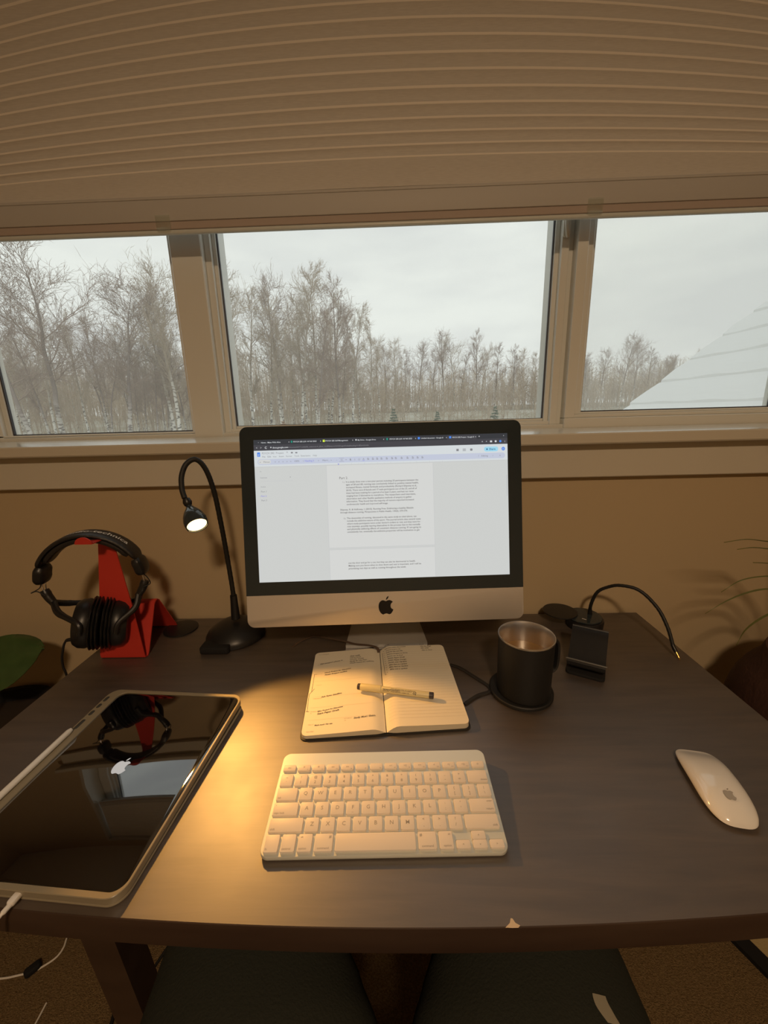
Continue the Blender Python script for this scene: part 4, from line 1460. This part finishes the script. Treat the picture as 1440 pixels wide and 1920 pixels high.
# ================================================================== PLANTS
# left: broad leaf plant in a black pot on a low stand beside the desk
ls_ = thing('plant_stand', 'wooden stand under the black plant pot, left of the desk', 'stand', (-.93, .345, ZF))
b = new(); lathe(b, [(.125, .30), (.13, .303), (.13, .318), (.125, .32)], 36); obj('top', b, M['woodedge'], ls_)
for k in range(3):
    a = radians(90 + 120 * k)
    b = new(); tube(b, [(.09 * cos(a), .09 * sin(a), .30), (.105 * cos(a), .105 * sin(a), 0)], .013, 10); obj('leg', b, M['woodedge'], ls_)
pp_ = thing('potted_plant', 'broad-leaved green plant in a black pot left of the desk', 'plant', (-.93, .345, ZF + .32))
b = new(); lathe(b, [(.085, 0), (.095, .003), (.135, .21), (.142, .215), (.142, .228), (.128, .228), (.120, .19)], 48); obj('pot', b, M['blackmat'], pp_)
b = new(); lathe(b, [(.124, .20), (.06, .207), (.002, .209)], 32, cap0=False); obj('soil', b, M['soil'], pp_)


def broad_leaf(parent, base, tip, width, normal, cup=.15, n=14, notch=True):
    """leaf blade with thickness between base and tip"""
    base, tip, nrm = Vector(base), Vector(tip), Vector(normal).normalized()
    d = (tip - base)
    L = d.length
    d.normalize()
    sdv = nrm.cross(d).normalized()
    nrm = d.cross(sdv)
    bb = new()
    rows = []
    for i in range(n + 1):
        t = i / n
        w = width * (sin(pi * min(1, t * .93 + .07)) ** .55) * (1 - .15 * t) if 0 < t < 1 else width * (.22 if t == 0 else .06)
        row = []
        for k in range(9):
            s = (k - 4) / 4
            back = -.10 * L * (abs(s)) * (1 - t) if notch else 0
            row.append(base + d * (t * L + back) + sdv * (s * w) + nrm * (-cup * w * s * s + .02 * L * sin(pi * t) + .004 * sin(7 * t + 5 * s)))
        rows.append(row)
    th = nrm * .0012
    rings = [r + [p - th for p in r[::-1]] for r in rows]
    loft(bb, rings)
    lf = obj('leaf', bb, M['leaf'], parent, angle=60)
    return lf


O = Vector((-.93, .345, ZF + .32))
for base, tip, w, nrm in (((-.925, .345, -.045), (-.772, .378, -.005), .066, (.10, -.75, .75)), ((-.98, .31, .02), (-1.12, .22, .06), .07, (-.2, -.4, .9)), ((-1.0, .38, -.02), (-1.16, .42, .0), .07, (-.2, -.5, .8)), ((-.95, .26, -.03), (-.98, .12, -.06), .06, (0, -.3, .95))):
    lf = broad_leaf(pp_, Vector(base) - O, Vector(tip) - O, w, nrm)
    b = new(); tube(b, cr([(Vector(base) - O) * 0 + Vector((0, 0, .205)) + (Vector(base) - O) * .06, (Vector(base) - O) * .5 + Vector((0, 0, .09)), Vector(base) - O], 5), .0032, 8); obj('stem', b, M['leaf'], pp_)

# right: narrow-leaved plant in a round brown planter on a stand
rs_ = thing('plant_stand', 'dark stand under the round brown planter, right of the desk', 'stand', (.868, .245, ZF))
b = new(); lathe(b, [(.10, .410), (.105, .413), (.105, .427), (.10, .430)], 36); obj('top', b, M['blackmat'], rs_)
for k, (fx, fy) in enumerate(((.00, .17), (.19, .12), (.17, -.05))):
    b = new(); tube(b, [(fx * .4, fy * .4, .410), (fx, fy, 0)], .010, 10); obj('leg', b, M['blackmat'], rs_)
rp_ = thing('potted_plant', 'arching narrow-leaved plant in a round dark brown planter right of the desk', 'plant', (.868, .245, ZF + .430))
b = new()
pf = [(.10, 0)] + [(.185 * cos(a) ** .8 if cos(a) > 0 else 0, .17 + .17 * sin(a)) for a in [radians(q) for q in range(-55, 50, 7)]] + [(.135, .315), (.125, .31), (.12, .28)]
pf = [(max(r, .02), z) for r, z in pf]
lathe(b, pf, 48); obj('planter', b, M['basket'], rp_)
b = new(); lathe(b, [(.122, .285), (.06, .292), (.002, .294)], 32, cap0=False); obj('soil', b, M['soil'], rp_)
O = Vector((.868, .245, ZF + .430))


def frond(pts, w):
    P = cr([Vector(p) - O for p in pts], 7)
    bb = new()
    rings = []
    n = len(P)
    for i, p in enumerate(P):
        t = (P[min(i + 1, n - 1)] - P[max(i - 1, 0)]).normalized()
        sd_ = t.cross(Vector((0, 0, 1))).normalized()
        nn = sd_.cross(t)
        k = max(.06, (1 - (i / (n - 1)) ** 2.2) * (.55 + .45 * min(1, i / (n * .3))))
        rings.append([p + sd_ * w * k + nn * w * .3 * k, p - nn * .0006, p - sd_ * w * k + nn * w * .3 * k, p + nn * .0008])
    loft(bb, rings)
    obj('leaf', bb, M['frond'], rp_, angle=60)


C0 = (.868, .25, -.01)
for pts in ([C0, (.80, .28, .17), (.745, .295, .236), (.696, .30, .241), (.657, .30, .246), (.618, .30, .241)],
            [C0, (.82, .29, .15), (.76, .30, .218), (.699, .30, .227), (.670, .30, .230), (.644, .30, .227)],
            [C0, (.83, .27, .14), (.78, .295, .192), (.704, .30, .199), (.677, .30, .201)],
            [C0, (.80, .28, .13), (.76, .30, .168), (.710, .30, .173), (.663, .30, .166), (.630, .30, .143)],
            [C0, (.80, .27, .10), (.762, .295, .142), (.715, .30, .147), (.677, .30, .140), (.641, .30, .123), (.608, .30, .099)],
            [C0, (.80, .27, .10), (.765, .295, .110), (.725, .30, .094), (.691, .30, .065), (.678, .30, .030)],
            [C0, (.86, .28, .20), (.90, .32, .30), (.96, .36, .33)], [C0, (.87, .23, .16), (.95, .20, .24), (1.04, .16, .24)], [C0, (.85, .20, .2), (.86, .12, .29), (.88, .02, .30)],
            [C0, (.84, .30, .22), (.83, .36, .36), (.80, .42, .44)], [C0, (.87, .27, .12), (.97, .30, .17), (1.09, .32, .12)]):
    frond(pts, .0042)

# ================================================================== FLOOR THINGS
cw = thing('floor_cable', 'thin white cable with a dark plug lying on the carpet at lower left', 'cable', (-.82, .21, ZF))
O = Vector((-.82, .21, ZF))
b = new(); q = cr([Vector(p) - O for p in ((-.93, .196, -.7275), (-.878, .200, -.7275), (-.855, .204, -.7275), (-.822, .211, -.7265), (-.807, .220, -.7275), (-.789, .236, -.7275), (-.786, .255, -.7275), (-.794, .282, -.7275), (-.79, .34, -.7275), (-.74, .42, -.7275))], 6)
tube(b, q, .0020, 8); obj('lead', b, M['cable'], cw)
b = new(); rslab(b, .018, .030, .006, 0, .014, .004, 4); xf(b, b.verts[:], (-.004, .003, .0005), Matrix.Rotation(radians(-40), 3, 'Z')); obj('plug_body', b, M['blackmat'], cw)
bc = thing('power_cord', 'black power cord coiled on the carpet beside the left desk leg', 'cord', (-.58, .17, ZF))
O = Vector((-.58, .17, ZF))
b = new(); q = cr([Vector((x, y, -.7255)) - O for x, y in ((-.575, -.05), (-.586, .131), (-.615, .178), (-.617, .192), (-.591, .181), (-.551, .172), (-.515, .174), (-.46, .19), (-.42, .30), (-.45, .44))], 7); tube(b, q, .0038, 8); obj('lead', b, M['rubber'], bc)
b = new(); q = cr([Vector((x, y, z)) - O for x, y, z in ((-.53, .27, -.7255), (-.546, .221, -.7255), (-.551, .19, -.7190), (-.549, .163, -.7255), (-.55, .132, -.7255), (-.57, .02, -.7255))], 7); tube(b, q, .0034, 8); obj('loop', b, M['rubber'], bc)
mt = thing('floor_mat', 'tan floor mat with a dark border on the carpet at lower right', 'mat', (.99, .26, ZF))
O = Vector((.99, .26, 0))
c1, c2 = Vector((.755, .340, 0)) - O, Vector((.875, .06, 0)) - O
dn = Vector((.92, .39, 0)).normalized()
b = new(); extr(b, [c1, c2, c2 + dn * .034, c1 + dn * .034], (0, 0, .012)); obj('border', b, M['blackmat'], mt, smooth=False)
b = new(); extr(b, [c1 + dn * .0345, c2 + dn * .0345, c2 + dn * .125, c1 + dn * .125], (0, 0, .009)); obj('mat_field', b, M['tan'], mt, smooth=False)

# ================================================================== SEATED PERSON (lap and legs under the desk)
pe = thing('person', 'person seated at the desk, dark green-grey trousers, legs under the desktop', 'person', (0, -.35, ZF))
O = Vector((0, -.35, ZF))


def blob(chains, vox):
    bb = new()
    for ch_ in chains:
        for (p, r), (q, s) in zip(ch_, ch_[1:]):
            p, q = Vector(p), Vector(q)
            n = max(3, int((q - p).length / (min(r[0], s[0]) * .35)))
            for i in range(n + 1):
                t = i / n
                c = p.lerp(q, t)
                rr = [r[k] * (1 - t) + s[k] * t for k in range(3)]
                v = bmesh.ops.create_uvsphere(bb, u_segments=16, v_segments=10, radius=1)['verts']
                xf(bb, v, c - O, scale=rr)
    me = bpy.data.meshes.new('blob'); bb.to_mesh(me); bb.free()
    o = bpy.data.objects.new('blob', me); COL.objects.link(o)
    md = o.modifiers.new('r', 'REMESH'); md.mode = 'VOXEL'; md.voxel_size = vox
    sm = o.modifiers.new('s', 'SMOOTH'); sm.iterations = 8; sm.factor = .6
    dg = bpy.context.evaluated_depsgraph_get()
    res = bpy.data.meshes.new_from_object(o.evaluated_get(dg))
    bpy.data.objects.remove(o)
    return res


R3 = lambda a, c, d=None: (a, d or a, c)
legs = []
for s in (-1, 1):
    legs.append([((s * .11, -.60, -.205), (.125, .12, .10)), ((s * .136 + .012, -.35, -.190), (.138, .11, .092)), ((s * .143 + .010, -.15, -.165), (.137, .10, .085)), ((s * .185, .00, -.165), (.100, .08, .072)), ((s * .19, .05, -.22), (.075, .072, .078)),
                 ((s * .17, .09, -.42), (.060, .062, .06)), ((s * .16, .07, -.635), (.052, .055, .02))])
legs.append([((-.08, -.62, -.19), (.12, .12, .11)), ((.08, -.62, -.19), (.12, .12, .11))])
legs.append([((0, -.63, -.18), (.15, .11, .11)), ((0, -.66, .02), (.145, .10, .05))])
tm = blob(legs, .011)
tr_ = objm('trousers', tm, M['trouser'], pe, angle=80)
for s in (-1, 1):
    me = blob([[((s * .16, .07, -.60), (.036, .040, .03)), ((s * .16, .065, -.69), (.036, .045, .036)), ((s * .165, .14, -.705), (.042, .05, .024)), ((s * .17, .20, -.709), (.040, .035, .019))]], .008)
    objm('sock', me, M['sock'], pe, angle=80)
# pale printed mark on the right thigh, laid on the cloth
from mathutils.bvhtree import BVHTree
tm.calc_loop_triangles()
bv = BVHTree.FromPolygons([tuple(v.co) for v in tm.vertices], [tuple(t.vertices) for t in tm.loop_triangles])
b = new()
gx, gy = 5, 9
gr = [[None] * (gy + 1) for _ in range(gx + 1)]
for i in range(gx + 1):
    for j in range(gy + 1):
        x = .224 + (i / gx - .5) * .016 * (1 - .3 * abs(j / gy - .5)) - .006 * sin(j / gy * 2)
        y = -.146 + (j / gy) * .020
        hit = bv.ray_cast(Vector((x, y, 1)) - O, Vector((0, 0, -1)))
        hz = hit[0].z if hit[0] is not None else .5
        gr[i][j] = b.verts.new((x - O.x, y - O.y, hz + .0012))
for i in range(gx):
    for j in range(gy):
        b.faces.new((gr[i][j], gr[i + 1][j], gr[i + 1][j + 1], gr[i][j + 1]))
obj('printed_mark', b, M['patch'], pe, label='pale mark on the right thigh')

# ================================================================== OUTSIDE
def terr(y):
    if y < 15:
        return -3.7
    if y < 60:
        return -3.7 + (y - 15) * .0867
    return .2 + (y - 60) * .012


b = new()
ys = [1.2, 8, 15, 24, 33, 42, 51, 60, 75, 100, 150, 260]
xs = [-260, -120, -60, -30, 0, 30, 60, 120, 260]
gv = [[b.verts.new((x, y, terr(y))) for y in ys] for x in xs]
for i in range(len(xs) - 1):
    for j in range(len(ys) - 1):
        b.faces.new((gv[i][j], gv[i + 1][j], gv[i + 1][j + 1], gv[i][j + 1]))
struct(obj('ground', b, M['ground']))

# neighbouring wing's snow-covered roof to the right
rf = thing('snowy_roof', 'snow-covered pitched roof outside the right pane', 'roof', (4.6, 3.0, -3.7))
O = Vector((4.6, 3.0, -3.7))
ro = random.Random(3)
x0, z0, x1, z1 = 1.75, -.58, 6.4, 3.06
b = new()
NC = 14
for k in range(NC):                                   # snow lying in shallow steps over the shingle courses
    ta, tb_ = k / NC, (k + 1) / NC
    xa, za = x0 + (x1 - x0) * ta, z0 + (z1 - z0) * ta
    xb, zb = x0 + (x1 - x0) * tb_, z0 + (z1 - z0) * tb_
    ny = 40
    rows = []
    for (xx, zz, lift) in ((xa, za, .060), (xa + (xb - xa) * .5, za + (zb - za) * .5, .058), (xb, zb, .036)):
        rows.append([Vector((xx, .9 + (5.0 - .9) * j / ny + (ro.uniform(-.03, .03) if j == ny else 0), zz + lift + .006 * sin(j * .9 + k * 2.1) * (lift > .05))) - O for j in range(ny + 1)])
    lowr = [[Vector((p.x, p.y, p.z - .07)) for p in r] for r in (rows[0], rows[2])]
    ring = [[rows[0][j], rows[1][j], rows[2][j], lowr[1][j], lowr[0][j]] for j in range(ny + 1)]
    loft(b, ring)
obj('snow_cover', b, M['snow'], rf, angle=30)
b = new(); extr(b, [Vector((x0 - .05, .9, z0 - .05)) - O, Vector((x1, .9, z1 - .01)) - O, Vector((x1, .9, z1 - .15)) - O, Vector((x0 - .05, .9, z0 - .2)) - O], (0, 4.11, 0)); obj('roof_deck', b, M['shingle'], rf, smooth=False)
b = new(); span(b, x0 + .3 - O.x, x1 - O.x, .9 - O.y, 4.8 - O.y, 0, z0 - O.z - .12); obj('wing_wall', b, mat('pale_siding', (.5, .5, .48), .8), rf, smooth=False)


# ---- bare trees: trunk + branches as two parts, a few shapes shared by many trees
def grow(seed, h=13., lean=.02, fork=.45, spread=.34, n1=26, first=.34, wig=.018):
    rg = np.random.default_rng(seed)
    T = []; B = []
    n = 16
    p = np.zeros(3); d = np.array([rg.normal(0, lean), rg.normal(0, lean), 1.])
    r0 = h * .0115
    pts = [p.copy()]
    for i in range(n):
        d = d + rg.normal(0, wig * 2, 3) * np.array([1, 1, 0]); d /= np.linalg.norm(d)
        p = p + d * h * .93 / n
        pts.append(p.copy())
    rad = [max(.012, r0 * (1 - (i / n)) ** .8) for i in range(n + 1)]
    for i in range(n):
        T.append((pts[i], pts[i + 1], rad[i], rad[i + 1]))

    def br(p, d, L, r, lev):
        k = 4 if lev == 1 else (3 if lev == 2 else 2)
        q = p
        for i in range(k):
            d = d + rg.normal(0, .16, 3) + np.array([0, 0, .10 if lev < 3 else .04]); d = d / np.linalg.norm(d)
            e = q + d * L / k
            ra, rb = r * (1 - .8 * i / k), r * (1 - .8 * (i + 1) / k)
            B.append((q, e, ra, rb))
            if lev < 4:
                m = {1: 2, 2: 2, 3: 1}[lev]
                for _ in range(m):
                    t = rg.uniform(.2, 1)
                    a = rg.normal(0, 1, 3); a -= d * a.dot(d); a /= np.linalg.norm(a) + 1e-9
                    ang = rg.uniform(.35, .8)
                    nd = d * cos(ang) + a * sin(ang)
                    br(q + (e - q) * t, nd, L * rg.uniform(.48, .74) * (1 if lev < 3 else .8), max(.009, r * .5 * (1 - .5 * i / k)), lev + 1)
            q = e
    for k in range(n1):
        t = first + (1 - first) * ((k + rg.uniform(0, 1)) / n1)
        i = min(n - 1, int(t * n)); f = t * n - i
        p = pts[i] + (pts[i + 1] - pts[i]) * f
        a = rg.uniform(0, 2 * pi)
        up = rg.uniform(.55, 1.1)
        d = np.array([cos(a), sin(a), up]); d /= np.linalg.norm(d)
        L = h * spread * (1.10 - t) ** .6 * rg.uniform(.6, 1.1) * (.55 if t < first + .08 else 1)
        br(p, d, L, rad[i] * rg.uniform(.32, .55), 1)
    return T, B


def arr(S):
    return (np.array([s[0] for s in S]), np.array([s[1] for s in S]), np.array([s[2] for s in S]), np.array([s[3] for s in S]))


KINDS = []
for i, kw in enumerate((dict(n1=22, spread=.36, first=.42), dict(n1=26, spread=.30, first=.36), dict(n1=24, spread=.26, first=.30, lean=.04), dict(n1=20, spread=.30, first=.40), dict(n1=24, spread=.22, first=.30),
                        dict(n1=18, spread=.40, first=.46, wig=.035), dict(n1=22, spread=.20, first=.34, lean=.05))):
    T, B = grow(40 + i, **kw)
    KINDS.append((seg_mesh('trunk', *arr(T), 7), seg_mesh('branches', *arr(B), 3)))
DARKK = {}


def tree(x, y, top, kind, rz, label, group=None, dark=False, slim=1.):
    zb = terr(y)
    h = top - zb
    t = thing('bare_tree', label, 'tree', (x, y, zb), rz, group)
    t.scale = (h / 13 * slim, h / 13 * slim, h / 13)
    tm, bm_ = KINDS[kind]
    if dark and kind not in DARKK:
        a, c = tm.copy(), bm_.copy()
        a.materials.clear(); c.materials.clear()
        a.materials.append(M['barkdark']); c.materials.append(M['twig'])
        DARKK[kind] = (a, c)
    if not dark and not tm.materials:
        tm.materials.append(M['bark']); bm_.materials.append(M['twigpale'])
    if dark:
        tm, bm_ = DARKK[kind]
    for nm, me in (('trunk', tm), ('branches', bm_)):
        o = bpy.data.objects.new(nm, me); COL.objects.link(o); o.parent = t
    return t


tree(-19.73, 22, 8.6, 0, .3, 'leftmost tall bare tree in the left pane, cut by the frame', None, True, 1.1)
tree(-19.60, 24, 9.9, 5, 2.0, 'tallest dark bare tree in the left pane, crown reaching the blind', None, True, 1.2)
tree(-16.75, 25, 9.0, 0, 4.1, 'dark bare tree with wide crown in the middle of the left pane', None, True, 1.25)
tree(-15.2, 28, 9.3, 1, 1.2, 'pale bare tree standing second from the mullion in the left pane', None, False)
tree(-13.8, 26, 9.7, 3, 5.0, 'white-trunked bare tree partly behind the left mullion', None, False)
gl_ = 'slender bare tree in the woods behind the left pane'
rgo = random.Random(11)
for i in range(34):
    y = rgo.uniform(27, 46)
    tree(rgo.uniform(-.95, -.40) * (y + .4), y, rgo.uniform(4.4, 8.6) + (y - 30) * .08, rgo.randrange(7), rgo.uniform(0, 6.3), gl_, 'bare trees behind the left pane', rgo.random() < .5, .8)
gg = 'pale slender aspen in the tall grove left in the centre pane'
for i, (x, y, h) in enumerate([(-10.15, 26, 13.2), (-10.3, 30, 13.1), (-9.95, 33, 13.4), (-8.35, 31, 13.3), (-6.73, 30, 14.1), (-5.93, 32, 14.2), (-5.51, 36, 13.9), (-3.95, 31, 13.2), (-3.3, 34, 12.5), (-2.2, 42, 12.8),
                               (-7.4, 35, 13.2), (-4.7, 38, 12.6), (-9.2, 38, 13.0), (-6.3, 40, 13.2), (-7.9, 29, 11.5), (-5.2, 28, 11.0), (-3.0, 39, 11.5), (-1.4, 44, 11.2)]):
    tree(x, y, h - 3.0, (2, 4, 6, 3, 4, 2, 6)[i % 7], i * 1.7, gg, 'aspens of the centre grove', i % 4 == 3, .85)
gm = 'bare tree in the lower tree line right of the grove, centre pane'
for i, (x, y, h) in enumerate([(.74, 66, 13.7), (4.23, 70, 13.6), (8.21, 67, 14.7), (10.34, 68, 13.9), (13.28, 66, 14.6), (17.12, 70, 13.4), (22.55, 72, 12.7), (6.95, 74, 13.4), (2.4, 72, 13.2), (15.5, 72, 13.2), (19.8, 68, 12.8), (12.0, 74, 13.0), (25., 74, 12.4), (-.8, 68, 13.2)]):
    tree(x, y, (h - 3.2) * y / (y - 9) - .6, (1, 0, 3, 5, 2, 4)[i % 6], i * 2.3, gm, 'bare trees of the centre tree line', i % 3 != 0, .9)
gx_ = 'small bare tree on the horizon in the right pane'
for i, (x, y, h) in enumerate([(28.56, 62, 11.8), (32.7, 66, 12.8), (32.4, 60, 13.6), (35.3, 62, 13.4), (38.64, 64, 12.6), (49.62, 75, 12.6), (53.62, 75, 13.4), (42, 66, 11.4), (45, 70, 11.6), (30.4, 68, 12.4), (58, 76, 12.0)]):
    tree(x, y, h - 3.7, (1, 3, 0, 5, 2)[i % 5], i * 1.3, gx_, 'bare trees in the right pane', True, .95)


# ---- the thicket: thousands of stems nobody could count, one object
def thicket(n, seed):
    rg = np.random.default_rng(seed)
    y = rg.uniform(33, 92, n)
    y = np.where(rg.random(n) < .35, rg.uniform(62, 92, n), y)
    x = rg.uniform(-1.02, 1.05, n) * (y + 2)
    clear = (y > 44) & (y < 63) & (x > -7) & (x < 60)
    y = np.where(clear, y + 20, y)
    zb = np.where(y < 60, -3.7 + (y - 15) * .0867, .2 + (y - 60) * .012)
    cap = np.where(x / y < -.1, .135 + .03 * rg.random(n), .105)       # elevation the mass reaches
    H = np.clip((y + .4) * cap * rg.uniform(.45, 1.0, n) + .5 - zb, 2.0, 12)
    dx = rg.normal(0, .06, n); dy = rg.normal(0, .06, n)
    P = np.stack([x, y, zb], 1); D = np.stack([dx, dy, np.ones(n)], 1)
    S0, S1, A0, A1 = [], [], [], []
    r = H * .0042 + .006
    mid = P + D * (H * .5)[:, None] + rg.normal(0, .12, (n, 3)) * np.array([1, 1, 0])
    tip = P + D * H[:, None]
    S0 += [P, mid]; S1 += [mid, tip]; A0 += [r, r * .7]; A1 += [r * .7, r * .25]
    for k in range(15):
        t = rg.uniform(.22, 1.0, n)
        base = np.where((t < .5)[:, None], P + (mid - P) * (t * 2)[:, None], mid + (tip - mid) * ((t - .5) * 2)[:, None])
        a = rg.uniform(0, 2 * pi, n)
        L = H * rg.uniform(.08, .26, n) * (1.2 - t)
        e = base + np.stack([np.cos(a) * L, np.sin(a) * L, L * rg.uniform(.2, 1.1, n)], 1)
        S0.append(base); S1.append(e); A0.append(np.full(n, .011) + y * .00012); A1.append(np.full(n, .005) + y * .00004)
    return seg_mesh('thicket', np.concatenate(S0), np.concatenate(S1), np.concatenate(A0), np.concatenate(A1), 3)


th_ = objm('thicket', thicket(5200, 5), M['brush'], None, smooth=False)
th_['kind'] = 'stuff'
tag(th_, 'dense brown undergrowth of thin bare stems across the view outside', 'undergrowth')


def conifer(x, y, h, label, m='spruce', group=None):
    zb = terr(y)
    t = thing('young_spruce' if m == 'spruce' else 'shrub', label, 'tree' if m == 'spruce' else 'shrub', (x, y, zb), 0, group)
    rg = np.random.default_rng(int(abs(x) * 100) + 3)
    S = []
    nl = 16
    for k in range(nl):
        z = h * (.08 + .88 * k / nl)
        R = h * .27 * (1 - k / nl) + .05
        for j in range(13):
            a = rg.uniform(0, 2 * pi)
            e = np.array([cos(a) * R, sin(a) * R, z - R * .15 + rg.normal(0, .04)]) if m == 'spruce' else np.array([cos(a) * R * 1.2, sin(a) * R * 1.2, z + R * .6])
            s0 = np.array([0, 0, z])
            S.append((s0, e, .05, .012))
            for q in (.45, .7, .9):
                for sg in (-1, 1):
                    p = s0 + (e - s0) * q
                    S.append((p, p + np.array([-sin(a) * sg, cos(a) * sg, -.15]) * R * .28 + (e - s0) * .12, .035, .008))
    objm('foliage', seg_mesh('foliage', *arr(S), 4), M[m], t, smooth=False)
    T = [(np.zeros(3), np.array([0, 0, h]), h * .018, .01)]
    objm('trunk', seg_mesh('trunk', *arr(T), 6), M['barkdark'], t)


conifer(.10, 30, 3.35, 'small young spruce just above the computer, left of the two others')
conifer(3.52, 32, 2.85, 'shortest young spruce above the middle of the computer')
conifer(7.0, 28, 3.5, 'larger young spruce above the right corner of the computer')
conifer(-7.3, 27, 2.9, 'rusty brown shrub in front of the grove, above the left corner of the computer', 'rust')


# each tree of a group is told apart by its place in the row, counted from the left
ORD = ('first second third fourth fifth sixth seventh eighth ninth tenth eleventh twelfth thirteenth fourteenth fifteenth sixteenth seventeenth eighteenth nineteenth twentieth '
       'twenty-first twenty-second twenty-third twenty-fourth twenty-fifth twenty-sixth twenty-seventh twenty-eighth twenty-ninth thirtieth thirty-first thirty-second thirty-third thirty-fourth thirty-fifth').split()
TXT = {'bare trees behind the left pane': '%s slender bare tree from the left in the woods behind the left pane',
       'aspens of the centre grove': '%s slender aspen from the left in the tall grove of the centre pane',
       'bare trees of the centre tree line': '%s bare tree from the left in the low tree line right of the grove',
       'bare trees in the right pane': '%s small bare tree from the left on the horizon in the right pane'}
for g_, t_ in TXT.items():
    row = sorted([o for o in COL.objects if o.get('group') == g_], key=lambda o: o.location.x / (o.location.y + .41))
    for k, o in enumerate(row):
        o['label'] = t_ % ORD[k]
